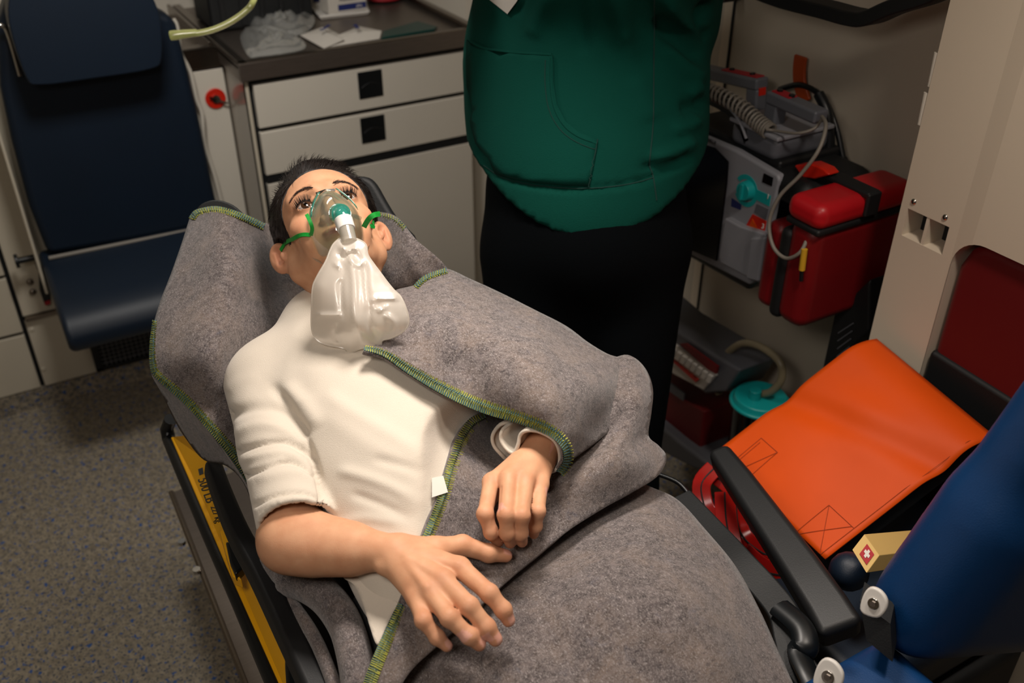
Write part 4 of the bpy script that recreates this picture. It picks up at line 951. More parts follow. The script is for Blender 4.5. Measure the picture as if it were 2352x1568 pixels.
def stitch(sheet, px, wid, step=5.2, side=1, off=.0015):
    L = np.array(spline(px, 24)); seg = np.linalg.norm(np.diff(L, axis=0), axis=1); cum = np.r_[0, np.cumsum(seg)]; n = int(cum[-1]/step)
    base = []; z1 = []; z2 = []
    Q = np.stack([np.interp(np.linspace(0, cum[-1], n), cum, L[:, k]) for k in (0, 1)], 1)
    T = np.gradient(Q, axis=0); T /= np.linalg.norm(T, axis=1)[:, None]; Nn = np.stack([-T[:, 1], T[:, 0]], 1)*side
    w_ = wid if not hasattr(wid, '__len__') else np.interp(np.linspace(0, 1, n), np.linspace(0, 1, len(wid)), wid)
    w_ = np.broadcast_to(w_, (n,))*1.2
    a = Q-Nn*1.5; b = Q+Nn*w_[:, None]; D = sheet.depth(Q); Dm = sheet.depth(Q+Nn*w_[:, None]*.5); Db = sheet.depth(b)
    jit = RNG.uniform(-1.2, 1.2, (n, 2))
    P1 = []; P2 = []
    for i in range(n):
        e, f = a[i]+T[i]*jit[i, 0], b[i]+T[i]*(step*.5+jit[i, 1]); d = D[i]-off; dm = Dm[i]-off; db = Db[i]-off
        P1 += [PD(e[0], e[1], d+.001), PD(*(e*.5+f*.5), dm-.0012), PD(f[0], f[1], db+.0002)]
        m_ = a[i]*.45+b[i]*.55; P2 += [PD(*(a[i]+T[i]*step*.5), d+.0005), PD(*(m_), dm-.0006), PD(*(b[i]*.8+a[i]*.2+T[i]*step*.9), db*.7+dm*.3)]
    G().tube(P1, .00075, 5).ob('edge_stitching', 'thread1', bl, kind='stuff'); G().tube(P2, .0011, 5).ob('edge_stitching', 'thread2', bl, kind='stuff')
# back layer, under the patient, draped over the raised back of the stretcher
A_out = [(432, 512), (440, 490), (458, 480), (500, 474), (560, 492), (605, 512), (680, 505), (760, 500), (840, 485), (872, 487), (905, 496), (950, 545), (1025, 612), (1050, 680), (980, 790), (850, 850), (720, 860), (640, 930), (600, 1020), (592, 1150), (588, 1180), (575, 1120), (545, 1070), (500, 1010), (430, 930), (355, 862), (343, 825), (347, 770), (365, 700), (392, 630), (415, 565)]
A_ctl = [(440, 490, 1.12), (500, 478, 1.15), (560, 492, 1.14), (605, 512, 1.10), (660, 560, 1.05), (740, 560, 1.04), (830, 520, 1.07), (905, 500, 1.12), (950, 545, 1.11), (1025, 615, 1.06), (1050, 690, 1.0), (415, 565, 1.10), (375, 680, 1.07), (345, 790, 1.035), (345, 850, 1.01), (430, 930, .965), (500, 1010, .925), (560, 1090, .885), (590, 1170, .85),
         (500, 560, 1.13), (470, 680, 1.09), (560, 620, 1.10), (640, 680, 1.02), (690, 740, .985), (600, 740, 1.03), (480, 820, 1.045), (420, 800, 1.05), (560, 830, 1.0), (510, 930, .97), (650, 850, .95), (760, 800, .95), (600, 1000, .88), (900, 640, 1.05), (880, 740, .97)]
A = Sheet(A_out, A_ctl, step=11, creases=[([(620, 520), (640, 600), (660, 660), (700, 720)], 26, -.012), ([(560, 560), (520, 700), (500, 820), (470, 930)], 30, .006), ([(450, 560), (430, 700), (400, 820)], 26, -.005), ([(520, 900), (480, 960)], 22, -.008), ([(930, 560), (960, 620), (1000, 660)], 18, .008), ([(1000, 700), (900, 700)], 25, -.01)])
A.ob('back_layer', 'felt', bl, th=.007)
stitch(A, [(436, 500), (452, 483), (500, 475), (560, 493), (606, 514)], 11, side=1)
stitch(A, [(870, 488), (905, 498), (930, 520)], 9, side=1)
stitch(A, [(352, 735), (345, 790), (346, 840), (360, 868), (430, 932), (500, 1012), (545, 1072), (575, 1122), (588, 1172)], [8, 11, 15, 16, 18, 22, 20], side=-1)
# lower flap of the same edge hanging over the rail
A2 = Sheet([(350, 858), (430, 925), (500, 1005), (560, 1085), (598, 1170), (596, 1215), (585, 1180), (560, 1110), (520, 1070), (468, 1056), (425, 1005), (398, 960), (372, 905)],
    [(350, 858, .99), (430, 925, .95), (500, 1005, .91), (560, 1085, .87), (598, 1200, .84), (468, 1056, .82), (398, 960, .88), (372, 905, .92), (520, 1070, .84)], step=9)
A2.ob('hanging_flap', 'felt', bl, th=.006)
# knee part, lowest layer
C2 = Sheet([(1380, 1165), (1450, 1110), (1505, 1122), (1560, 1150), (1620, 1215), (1690, 1300), (1745, 1400), (1790, 1500), (1835, 1600), (1870, 1700), (1500, 1760), (1000, 1760), (760, 1700), (850, 1560), (960, 1440), (1100, 1320), (1250, 1210)],
    [(1380, 1165, .86), (1450, 1110, .85), (1505, 1122, .84), (1560, 1150, .835), (1620, 1215, .83), (1690, 1300, .82), (1745, 1400, .81), (1790, 1500, .80), (1870, 1700, .78), (1500, 1250, .885), (1400, 1300, .895), (1600, 1380, .885), (1500, 1500, .885), (1650, 1550, .86), (1300, 1450, .885), (1200, 1400, .875), (1100, 1550, .87), (960, 1440, .85), (1000, 1700, .84), (1400, 1700, .86), (850, 1560, .82), (760, 1700, .79), (1250, 1250, .86), (1100, 1350, .86)],
    step=13, creases=[([(1500, 1300), (1620, 1420), (1680, 1568)], 50, .006), ([(1200, 1420), (1320, 1520), (1400, 1600)], 40, -.007), ([(1040, 1500), (1130, 1568), (1200, 1640)], 34, -.008), ([(1420, 1200), (1530, 1190), (1600, 1260)], 30, .006), ([(1300, 1330), (1450, 1400), (1560, 1500)], 60, .006), ([(1560, 1230), (1500, 1330)], 36, -.004)])
C2.ob('knee_layer', 'felt', bl, th=.007)
# middle lobe with the stitched edge along the sweater
C1_out = [(1108, 945), (1150, 935), (1240, 915), (1340, 860), (1420, 818), (1455, 820), (1485, 850), (1500, 895), (1496, 950), (1490, 1000), (1512, 1022), (1530, 1045), (1524, 1075), (1500, 1102), (1440, 1138), (1385, 1168), (1300, 1222), (1220, 1285), (1140, 1355), (1060, 1430), (1000, 1485), (940, 1545), (880, 1640), (815, 1680), (835, 1568), (862, 1500), (890, 1440), (915, 1385), (945, 1310), (970, 1232), (985, 1190), (1005, 1140), (1025, 1070), (1050, 1000), (1075, 968)]
C1_ctl = [(1108, 945, .972), (1050, 1000, .978), (1025, 1070, .974), (1005, 1140, .968), (970, 1232, .953), (915, 1385, .91), (862, 1500, .89), (815, 1680, .84), (1240, 915, .93), (1340, 860, .95), (1420, 818, .975), (1455, 825, .97), (1485, 850, .955), (1500, 895, .94), (1490, 1000, .915), (1530, 1045, .885), (1500, 1102, .885), (1385, 1168, .895), (1300, 1222, .90), (1140, 1355, .898), (1000, 1485, .885), (940, 1545, .875), (880, 1640, .85),
          (1460, 900, .975), (1430, 980, .955), (1380, 1050, .945), (1450, 1060, .93), (1300, 1100, .93), (1150, 1100, .935), (1200, 1180, .915), (1180, 1250, .905), (1080, 1220, .925), (1050, 1320, .912), (1100, 1400, .90), (980, 1400, .90), (1100, 1150, .945), (1250, 1000, .92), (1150, 980, .93), (940, 1480, .89)]
C1 = Sheet(C1_out, C1_ctl, step=10, creases=[([(1440, 850), (1440, 930), (1400, 1000), (1320, 1060)], 22, -.012), ([(1470, 850), (1475, 930), (1440, 1010), (1350, 1085), (1290, 1130)], 26, .007), ([(1510, 1040), (1420, 1080), (1300, 1150), (1180, 1280)], 40, .006), ([(1485, 1000), (1440, 1040)], 16, -.008), ([(1060, 1000), (1100, 1080), (1090, 1180)], 30, -.006), ([(1260, 1090), (1270, 1200), (1180, 1300)], 22, -.005), ([(1130, 960), (1150, 1040)], 22, -.01)])
C1.ob('middle_layer', 'felt', bl, th=.007)
stitch(C1, [(1110, 947), (1078, 965), (1052, 1000), (1035, 1045), (1022, 1085), (1010, 1130), (992, 1180), (972, 1230)], [20, 22, 21, 20], side=-1)
stitch(C1, [(916, 1385), (890, 1440), (862, 1500), (836, 1568), (816, 1650)], [14, 22, 24, 24], side=-1)
# upper fold over shoulder and arm
B_out = [(835, 803), (865, 790), (880, 760), (885, 700), (905, 668), (950, 655), (985, 636), (1024, 617), (1080, 640), (1150, 672), (1230, 712), (1300, 748), (1350, 785), (1395, 812), (1440, 830), (1452, 880), (1440, 930), (1415, 975), (1370, 1015), (1320, 1052), (1282, 1080), (1296, 1058), (1293, 1028), (1270, 1003), (1235, 985), (1180, 966), (1110, 945), (1050, 920), (990, 888), (930, 850), (880, 815)]
B_ctl = [(835, 803, 1.10), (880, 815, 1.092), (930, 850, 1.078), (990, 888, 1.06), (1050, 920, 1.04), (1110, 945, 1.02), (1180, 966, 1.02), (1235, 985, 1.022), (1282, 1015, 1.01), (1295, 1045, .99), (1282, 1080, .965), (1340, 1045, .955), (1415, 975, .95), (1450, 890, .95), (1440, 830, .965), (1395, 812, .98), (1300, 748, 1.0), (1150, 672, 1.035), (1024, 617, 1.065), (950, 655, 1.075), (885, 700, 1.09), (860, 770, 1.09),
         (980, 740, 1.10), (1100, 780, 1.085), (1200, 850, 1.075), (1300, 900, 1.05), (1250, 940, 1.05), (1350, 940, 1.01), (1380, 870, 1.015), (1250, 780, 1.06), (1050, 850, 1.06), (1150, 900, 1.05)]
Bs = Sheet(B_out, B_ctl, step=10, creases=[([(1000, 660), (1150, 730), (1300, 830)], 40, .004), ([(1432, 835), (1418, 920), (1350, 1010)], 24, -.012), ([(900, 760), (1000, 800), (1130, 860)], 45, -.004), ([(1100, 680), (1220, 760), (1340, 880)], 26, -.004), ([(1350, 850), (1330, 950), (1310, 1020)], 24, .006)])
Bs.ob('shoulder_fold', 'felt', bl, th=.007)
stitch(Bs, [(836, 803), (880, 817), (930, 852), (990, 890), (1050, 922), (1110, 947), (1180, 968), (1235, 987), (1270, 1005), (1292, 1030), (1295, 1058), (1282, 1079)], [9, 15, 20, 23, 24, 24, 22, 20, 16], side=-1)
stitch(Bs, [(952, 656), (968, 640), (990, 628), (1022, 618)], 9, side=1)
# loose folds at the lower left
D = Sheet([(620, 1290), (680, 1300), (740, 1320), (785, 1350), (815, 1400), (832, 1470), (840, 1560), (820, 1700), (720, 1700), (690, 1560), (660, 1440), (635, 1340)],
    [(600, 1270, .83), (680, 1300, .83), (760, 1318, .83), (810, 1340, .83), (850, 1400, .83), (872, 1480, .82), (820, 1700, .79), (700, 1700, .78), (660, 1440, .80), (625, 1340, .815), (740, 1420, .82)], step=8,
    creases=[([(640, 1325), (700, 1345), (755, 1385), (785, 1450), (808, 1540), (815, 1650)], 20, .022, False), ([(690, 1420), (735, 1490), (765, 1580), (780, 1680)], 15, .018, False), ([(660, 1370), (720, 1420), (755, 1500), (790, 1600)], 12, -.03, False)])
G().tube(spline([PZ(*q) for q in [(615, 1290, .80), (655, 1325, .815), (705, 1342, .83), (755, 1378, .838), (795, 1440, .842), (818, 1520, .84), (828, 1600, .83), (832, 1700, .82)]], 6), [.010]+[.016]*6+[.022]*36, 14, flat=(1, 1.25)).ob('loose_fold', 'felt', bl)
G().tube(spline([PZ(*q) for q in [(640, 1350, .785), (680, 1400, .80), (720, 1460, .81), (752, 1530, .812), (775, 1600, .81), (790, 1700, .80)]], 6), [.009]*31, 12, flat=(1, 1.3)).ob('loose_fold', 'felt', bl)
o = G().prism([C1.at(*q, .004) for q in [(992, 1097), (1018, 1092), (1029, 1130), (992, 1142)]], C1.at(1000, 1100, .007)-C1.at(1000, 1100, .006)).ob('care_tag', 'paper', bl)
# ================================================================ PATIENT
def skin_mat():
    m = bpy.data.materials.new('skin'); m.use_nodes = True; nt = m.node_tree; N = nt.nodes; L = nt.links; b = N['Principled BSDF']
    a = N.new('ShaderNodeAttribute'); a.attribute_name = 'tint'
    tc = N.new('ShaderNodeTexCoord'); n = N.new('ShaderNodeTexNoise'); n.inputs['Scale'].default_value = 45; n.inputs['Detail'].default_value = 4; L.new(tc.outputs['Object'], n.inputs[0])
    mx = N.new('ShaderNodeMix'); mx.data_type = 'RGBA'; mx.blend_type = 'MULTIPLY'; mx.inputs[0].default_value = 1
    r = N.new('ShaderNodeValToRGB'); r.color_ramp.elements[0].position = .3; r.color_ramp.elements[0].color = (.88, .80, .76, 1); r.color_ramp.elements[1].position = .7; r.color_ramp.elements[1].color = (1, 1, 1, 1)
    L.new(n.outputs[0], r.inputs[0]); L.new(a.outputs['Color'], mx.inputs[6]); L.new(r.outputs[0], mx.inputs[7]); L.new(mx.outputs[2], b.inputs['Base Color'])
    b.inputs['Specular IOR Level'].default_value = .3; b.inputs['Roughness'].default_value = .55; b.inputs['Subsurface Weight'].default_value = .12; b.inputs['Subsurface Radius'].default_value = (.010, .004, .002); b.inputs['Subsurface Scale'].default_value = 1
    n2 = N.new('ShaderNodeTexNoise'); n2.inputs['Scale'].default_value = 700; n2.inputs['Detail'].default_value = 3; L.new(tc.outputs['Object'], n2.inputs[0])
    bp = N.new('ShaderNodeBump'); bp.inputs['Strength'].default_value = .18; bp.inputs['Distance'].default_value = .0008; L.new(n2.outputs[0], bp.inputs['Height']); L.new(bp.outputs[0], b.inputs['Normal'])
    return m
M['skin'] = skin_mat()
SK = np.array(lin('#d29f7c')[:3]); LIP = np.array(lin('#b4645a')[:3]); RED = np.array(lin('#c88468')[:3]); DK = np.array(lin('#7d4a38')[:3]); NAIL = np.array(lin('#dba593')[:3])
pat = empty('person', (.42, 1.0, .85), 'short-haired person in a cream sweater lying on the stretcher wearing an oxygen mask', 'person')
# ---- head frame
EYE = PD(750, 464, 1.40)
nvw = (CAM-EYE)/np.linalg.norm(CAM-EYE)
a_ = Rv-nvw*(Rv@nvw); a_ /= np.linalg.norm(a_); b_ = np.cross(nvw, a_)
ph = math.radians(16.5); e0 = math.cos(ph)*a_+math.sin(ph)*b_; u0 = -math.sin(ph)*a_+math.cos(ph)*b_
al = math.radians(36); f0 = math.cos(al)*nvw+math.sin(al)*u0; u1 = math.cos(al)*u0-math.sin(al)*nvw
yw = math.radians(8); f1 = math.cos(yw)*f0+math.sin(yw)*e0; e1 = math.cos(yw)*e0-math.sin(yw)*f0
HS = .99
HM = np.stack([e1, f1, u1], 1)*HS; HO = EYE-HM@np.array([0, .078, 0])
def hw(p): return np.asarray(p, float)@HM.T+HO
def hwv(p): return Vector(hw(np.array(p, float)))
# ---- head sdf in local metres: x = patient's left, y = forward, z = crown
def both(c): return [c, (-c[0], c[1], c[2])]
ops = [('u', s_ell((0, -.014, .032), (.071, .092, .073)), 0), ('u', s_ell((0, .030, .012), (.062, .058, .066)), .02), ('u', s_ell((0, .028, -.040), (.053, .052, .062)), .02)]
for s in (-1, 1):
    ops += [('u', s_cap((s*.054, -.002, -.055), (s*.018, .066, -.094), .017, .014), .022),
            ('u', s_cap((s*.058, -.006, -.02), (s*.055, -.002, -.058), .014, .016), .02),
            ('u', s_ell((s*.041, .056, -.024), (.021, .019, .017)), .016),
            ('u', s_cap((s*.012, .083, .019), (s*.046, .064, .021), .009, .008), .014),
            ('u', s_ell((s*.028, .066, -.055), (.022, .020, .024)), .018)]
ops += [('u', s_ell((0, .074, -.095), (.020, .015, .014)), .014), ('u', s_cap((0, .074, -.06), (0, .078, -.085), .02, .016), .018)]
for s in (-1, 1):
    ops += [('s', s_ell((s*.0315, .098, .001), (.017, .018, .0125)), .012)]
ops += [('u', s_cap((0, .080, .010), (0, .102, -.034), .0075, .0095), .009), ('u', s_ell((0, .104, -.038), (.0105, .010, .009)), .006)]
for s in (-1, 1): ops += [('u', s_ell((s*.0125, .091, -.041), (.0075, .011, .0075)), .004)]
for s in (-1, 1): ops += [('s', s_ell((s*.0065, .098, -.049), (.0034, .006, .004)), .002)]
ops += [('u', s_ell((0, .0905, -.0625), (.021, .0085, .0048)), .004), ('u', s_ell((0, .0895, -.0710), (.018, .0090, .0055)), .004), ('s', s_ell((0, .102, -.0665), (.022, .008, .0009)), .0015)]
for s in (-1, 1):
    ops += [('u', s_ell((s*.0315, .0705, .0), (.0142, .0138, .0132)), .004),
            ('s', s_ell((s*.0318, .088, -.0005), (.0128, .020, .0039), rotm(y=s*4)), .001),
            ('u', s_cap((s*.0185, .0835, .006), (s*.045, .073, .0055), .0028, .0022), .004)]
# neck
ops += [('u', s_cap((0, -.012, -.06), (.008, -.060, -.20), .050, .054), .025)]
for s in (-1, 1): ops += [('u', s_cap((s*.05, -.02, -.04), (s*.02, .0, -.19), .012, .010), .014)]
# ears
for s in (-1, 1):
    R_ = rotm(z=s*48) @ rotm(x=14)
    ec = np.array([s*.0805, -.014, -.018])
    ops += [('u', s_ell(ec, (.0070, .0195, .030), R_), .003), ('s', s_ell(ec+R_ @ np.array([s*.0095, .002, .002]), (.0100, .0125, .022), R_), .002),
            ('u', s_cap(ec+R_ @ np.array([s*.003, -.004, .012]), ec+R_ @ np.array([s*.003, -.008, -.010]), .0028, .003), .003),
            ('u', s_ell(ec+np.array([-s*.004, .013, -.006]), (.005, .005, .008)), .003), ('u', s_ell(ec+R_ @ np.array([0, .004, -.027]), (.005, .008, .010), R_), .004)]
f_head = combine(ops)
P, F = sdf_mesh(f_head, (-.10, -.125, -.22), (.10, .125, .13), .0021)
tint = np.tile(SK, (len(P), 1))
def blend(tint, w, c): w = np.clip(w, 0, 1)[:, None]; return tint*(1-w)+c*w
g_ = lambda c, r: np.exp(-(((P-np.array(c))/np.array(r))**2).sum(1))
tint = blend(tint, 1.3*g_((0, .095, -.066), (.019, .02, .0075)), LIP)
for s in (-1, 1):
    tint = blend(tint, .5*g_((s*.042, .062, -.028), (.018, .02, .016)), RED); tint = blend(tint, .55*g_((s*.0315, .078, .002), (.019, .02, .0095)), DK); tint = blend(tint, .55*g_((s*.083, -.015, -.02), (.012, .03, .04)), RED)
tint = blend(tint, .35*g_((0, .11, -.04), (.014, .014, .014)), RED)
HP, HF, HT = hw(P), F, tint
# ---- right arm: forearm and hand resting on the belly
def J(x, y, Z): return PZ(x, y, Z)
def hand_ops(wr, fingers, rm, k=.010, extra=()):
    o = []
    for fi in fingers:
        pts = fi['p']; r = fi['r']
        o.append(('u', s_cap(fi.get('root', wr), pts[0], fi.get('rr', .017), r[0]), k))
        for i in range(len(pts)-1): o.append(('u', s_cap(pts[i], pts[i+1], r[i], r[i+1]), .0035 if i else .007))
        for i in range(1, len(pts)-1): o.append(('u', s_ell(pts[i], (r[i]*1.0,)*3), .005))
    return o
W1 = J(893, 1270, .945); E1 = J(672, 1238, .925)
Rr = lambda s: [.0118*s, .0099*s, .0091*s, .0077*s]
fr = [dict(p=[J(1056, 1303, .950), J(1124, 1362, .950), J(1156, 1400, .935), J(1168, 1424, .923)], r=Rr(1.03), root=J(920, 1262, .947), rr=.017),
      dict(p=[J(1016, 1333, .953), J(1078, 1392, .952), J(1118, 1440, .934), J(1138, 1468, .921)], r=Rr(1.07), root=J(915, 1275, .947), rr=.018),
      dict(p=[J(985, 1358, .948), J(1032, 1418, .949), J(1078, 1460, .932), J(1101, 1480, .920)], r=Rr(1.0), root=J(912, 1290, .945), rr=.017),
      dict(p=[J(955, 1372, .938), J(972, 1424, .940), J(1004, 1463, .924), J(1026, 1483, .914)], r=Rr(.90), root=J(908, 1302, .940), rr=.015),
      dict(p=[J(1000, 1262, .942), J(1062, 1252, .936), J(1122, 1270, .925), J(1162, 1276, .916)], r=[.0155, .0125, .0108, .0082], root=J(925, 1262, .942), rr=.018)]
hops = [('u', s_cap(E1, W1, .0375, .0235), 0), ('u', s_cap(J(735, 1255, .925), J(800, 1262, .93), .036, .031), .02), ('u', s_ell(J(650, 1250, .905), (.026, .026, .026)), .02), ('u', s_cap(J(665, 1175, .925), E1, .037, .037), .03)]
hops += [('u', g, k if i else .012) for i, (_, g, k) in enumerate(hand_ops(W1, fr, 0))]
hops += [('u', s_ell(J(880, 1300, .942), (.010, .010, .009)), .008)]
for (x0, y0), (x1, y1), z in (((930, 1278), (1010, 1325), .964), ((935, 1292), (980, 1348), .962), ((945, 1268), (1050, 1298), .962)): hops.append(('u', s_cap(J(x0, y0, z-.003), J(x1, y1, z-.003), .0032), .006))
fa = combine(hops)
lo = np.min([E1, W1]+[q for d_ in fr for q in d_['p']], 0)-.07; hi = np.max([E1, W1]+[q for d_ in fr for q in d_['p']], 0)+.06
AP, AF = sdf_mesh(fa, lo, hi, .0019)
def handtint(P, fr, nails):
    t = np.tile(SK, (len(P), 1))
    for fi in fr:
        for i, q in enumerate(fi['p']):
            if i: w = np.exp(-(np.linalg.norm(P-q, axis=1)/.011)**2); t = blend(t, w*(.55 if i == 3 else .42), RED)
            else: t = blend(t, .30*np.exp(-(np.linalg.norm(P-q, axis=1)/.014)**2), RED)
        if nails:
            a, b = np.array(fi['p'][-2]), np.array(fi['p'][-1]); d = (b-a)/np.linalg.norm(b-a); up = np.array([0, 0, 1.])-d*d[2]; up /= np.linalg.norm(up); sd = np.cross(d, up); c = b+up*.0055-d*.0005
            q = P-c; w = (np.abs(q@sd) < .0046) & (np.abs(q@d) < .0062) & (q@up > -.0022); t[w] = NAIL
    return t
AT = handtint(AP, fr, True)
# ---- left hand hanging from the cuff
W2 = J(1240, 1032, .968); E2 = J(1335, 915, .97)
fl_ = [dict(p=[J(1128, 1106, .972), J(1114, 1180, .968), J(1128, 1222, .948), J(1144, 1244, .925)], r=[.0105, .0098, .0086, .0072], root=J(1212, 1052, .966), rr=.017),
       dict(p=[J(1168, 1100, .980), J(1162, 1182, .976), J(1165, 1224, .953), J(1172, 1246, .928)], r=[.0108, .0100, .0088, .0074], root=J(1225, 1048, .970), rr=.018),
       dict(p=[J(1208, 1106, .976), J(1199, 1184, .972), J(1196, 1224, .948), J(1199, 1244, .925)], r=[.0104, .0096, .0085, .0072], root=J(1240, 1052, .968), rr=.017),
       dict(p=[J(1242, 1112, .964), J(1236, 1174, .960), J(1230, 1208, .938), J(1226, 1226, .918)], r=[.0098, .0088, .0078, .0066], root=J(1250, 1055, .962), rr=.015),
       dict(p=[J(1165, 1085, .950), J(1130, 1140, .930), J(1120, 1190, .920), J(1130, 1220, .912)], r=[.013, .011, .010, .008], root=J(1220, 1050, .965), rr=.016)]
hops = [('u', s_cap(E2, W2, .027, .0225), 0), ('u', s_cap(W2, J(1185, 1095, .968), .0235, .021), .015)]+[('u', g, k) for i, (_, g, k) in enumerate(hand_ops(W2, fl_, 0, k=.009))]
hops += [('s', s_cap(J(x0, y0, z), J(x1, y1, z), .0016, .003), .004) for (x0, y0, x1, y1, z) in ((1149, 1120, 1139, 1180, .984), (1188, 1122, 1181, 1180, .988), (1226, 1125, 1218, 1180, .982))]
fb = combine(hops); lo = np.min([E2, W2]+[q for d_ in fl_ for q in d_['p']], 0)-.05; hi = np.max([E2, W2]+[q for d_ in fl_ for q in d_['p']], 0)+.05
BP, BF = sdf_mesh(fb, lo, hi, .0019); BT = handtint(BP, fl_, True)
# ---- concealed trunk, upper arms and legs that join everything under the clothes
NB = hw((.008, -.060, -.19)); CHX = PD(860, 960, 1.40)
trunk = combine([('u', s_cap(NB, hw((.0, -.03, -.12)), .05, .048), 0), ('u', s_cap(NB, PD(850, 900, 1.45), .055, .09), .04), ('u', s_cap(PD(850, 900, 1.45), PD(950, 1250, 1.33), .09, .07), .04), ('u', s_cap(PD(600, 870, 1.44), E1, .042, .036), .03), ('u', s_cap(PD(630, 860, 1.45), PD(1030, 800, 1.47), .045, .045), .04),
                 ('u', s_cap(PD(1040, 800, 1.46), PD(1340, 900, 1.45), .045, .034), .03), ('u', s_cap(PD(1340, 900, 1.45), E2-np.array([0,0,.02]), .032, .026), .02), ('u', s_cap(PD(950, 1250, 1.33), (.42, .62, .76), .07, .065), .05),
                 ('u', s_cap((.36, .62, .76), (.34, .10, .745), .06, .045), .03), ('u', s_cap((.50, .62, .76), (.54, .10, .745), .06, .045), .03)])
TP, TF = sdf_mesh(trunk, (.02, -.05, .60), (.95, 1.5, 1.25), .011); TP = under(TP, [Bs, C1, C2], .016); TT = np.tile(SK, (len(TP), 1))
off = 0; Ps = []; Fs = []; Ts = []
for p_, f_, t_ in ((HP, HF, HT), (AP, AF, AT), (BP, BF, BT), (TP, TF, TT)):
    Ps.append(p_); Fs.append(f_+off); Ts.append(t_); off += len(p_)
body = fast_obj('body', np.concatenate(Ps), np.concatenate(Fs), 'skin', pat); colattr(body, 'tint', np.concatenate(Ts))
# ---- eyes
M['eyewhite'] = mat('eye_white', '#b9aaa2', .12); M['iris'] = mat('iris_brown', '#3d2616', .1, coat=1); M['pupil'] = mat('pupil', '#060404', .05)
M['brow'] = mat('brow_hair', '#3a241a', .6); M['hair'] = mat('dark_brown_hair', '#1d1310', .42, noise=.5, nscale=60)
gz = np.array([.05, 1, .0]); gz /= np.linalg.norm(gz)
for s in (-1, 1):
    c = np.array([s*.0315, .0712, -.0003])
    e = G(); e.sph((0, 0, 0), .0125, 24, 16); e.v = [tuple(hw(np.array(v)+c)) for v in e.v]; e = e.ob('eye', 'eyewhite', pat)
    ax = np.cross(gz, [0, 0, 1]); ax /= np.linalg.norm(ax); bx_ = np.cross(ax, gz)
    for r, rr_, nm, mm in ((.0070, .0127, 'iris', 'iris'), (.0028, .01285, 'pupil', 'pupil')):
        V = [hw(c+gz*rr_)]; 
        for q in range(1, 5):
            t = r*q/4
            for k in range(20): V.append(hw(c+gz*math.sqrt(rr_**2-t*t)+(ax*math.cos(k*math.pi/10)+bx_*math.sin(k*math.pi/10))*t))
        Fq = [(0, 1+k, 1+(k+1) % 20) for k in range(20)]+[(1+20*q+k, 21+20*q+k, 21+20*q+(k+1) % 20, 1+20*q+(k+1) % 20) for q in range(3) for k in range(20)]
        mob(nm, V, Fq, mm, e)
# ---- strands
def strands(name, roots, dirs, lens, rad, bend, m, parent, seg=5, sides=3):
    V = []; Fc = []; n = len(roots)
    t = np.linspace(0, 1, seg+1); R0 = np.array(roots); D0 = np.array(dirs); D0 /= np.linalg.norm(D0, axis=1)[:, None]; Bd = np.array(bend); L_ = np.array(lens)[:, None]
    cs = [R0+D0*L_*ti+Bd*L_*ti*ti for ti in t]
    ref = np.cross(D0, Bd+np.array([.01, .02, .03])); ref /= np.linalg.norm(ref, axis=1)[:, None]+1e-9; r2 = np.cross(D0, ref)
    allv = []
    for i, c in enumerate(cs):
        rr_ = rad*(1-.85*t[i]**1.5)
        for k in range(sides): allv.append(c+(ref*math.cos(2*math.pi*k/sides)+r2*math.sin(2*math.pi*k/sides))*rr_)
    A_ = np.stack(allv, 1)  # n, (seg+1)*sides, 3
    base = np.arange(n)[:, None]*(seg+1)*sides; fs = []
    for i in range(seg):
        for k in range(sides): fs.append([i*sides+k, i*sides+(k+1) % sides, (i+1)*sides+(k+1) % sides, (i+1)*sides+k])
    Fq = (base[:, :, None]+np.array(fs)[None]).reshape(-1, 4)
    return fast_obj(name, A_.reshape(-1, 3), Fq, m, parent, kind='stuff')
# hair volume
def hairline(P):
    """positive where hair grows"""
    x, y, z = np.abs(P[:, 0]), P[:, 1], P[:, 2]
    front = z-(.078-.25*np.maximum(0, x-.03)) - np.maximum(0, (.052-y))*-.0
    top = (z > .072-.9*np.maximum(0, x-.035)-0*y) & (y < .085)
    side = (y < .022-.10*(x > 5)) & (z > .0)
    back = (y < -.018)
    side2 = (y < .012) & (z > -.012)
    return (top | side | back | side2) & (z > -.085) 
hops = [('u', s_ell((0, -.016, .034), (.0835, .0965, .0790)), 0), ('u', s_cap((-.01, .035, .086), (.03, .015, .090), .018, .016), .03), ('u', s_cap((-.012, .0, .092), (.012, -.02, .09), .018, .02), .02), ('u', s_ell((0, -.035, -.02), (.066, .068, .06)), .03)]
fhair = combine(hops)
def fh(P):
    d = fhair(P.astype(np.float32)); x, y, z = np.abs(P[:, 0]), P[:, 1], P[:, 2]
    # bound the front of the cap by a smooth hairline surface
    ln = y-np.where(z > .072, .074+(z-.072)*1.2, .074-(.072-z)*np.where(z > .02, .95, 0)-np.where(z > .02, 0, .0494-(.02-z)*0))
    temple = y-(.034+np.clip((z-.0)/.068, 0, 1)**1.5*.040-.026*np.clip((-.0-z)/.03, 0, 1))
    ear = .024-np.sqrt((y+.012)**2+(z+.018)**2*.6)
    low = -.085-z
    return np.maximum(np.maximum(np.maximum(d, temple*.8), low), ear)
P, F = sdf_mesh(fh, (-.09, -.125, -.10), (.09, .11, .145), .0026)
P = P+vnormals(P, F)*(.0012*np.sin(P[:, [0]]*900+P[:, [2]]*300))*0
cap = fast_obj('hair', hw(P), F, 'hair', pat)
N_ = vnormals(P, F); rs = RNG
pick = rs.choice(len(P), 5200); R0 = P[pick]; NN = N_[pick]
okk = fh(R0) > -.004; R0 = R0[okk]; NN = NN[okk]
out = (R0-np.array([0, -.014, .03])); out /= np.linalg.norm(out, axis=1)[:, None]
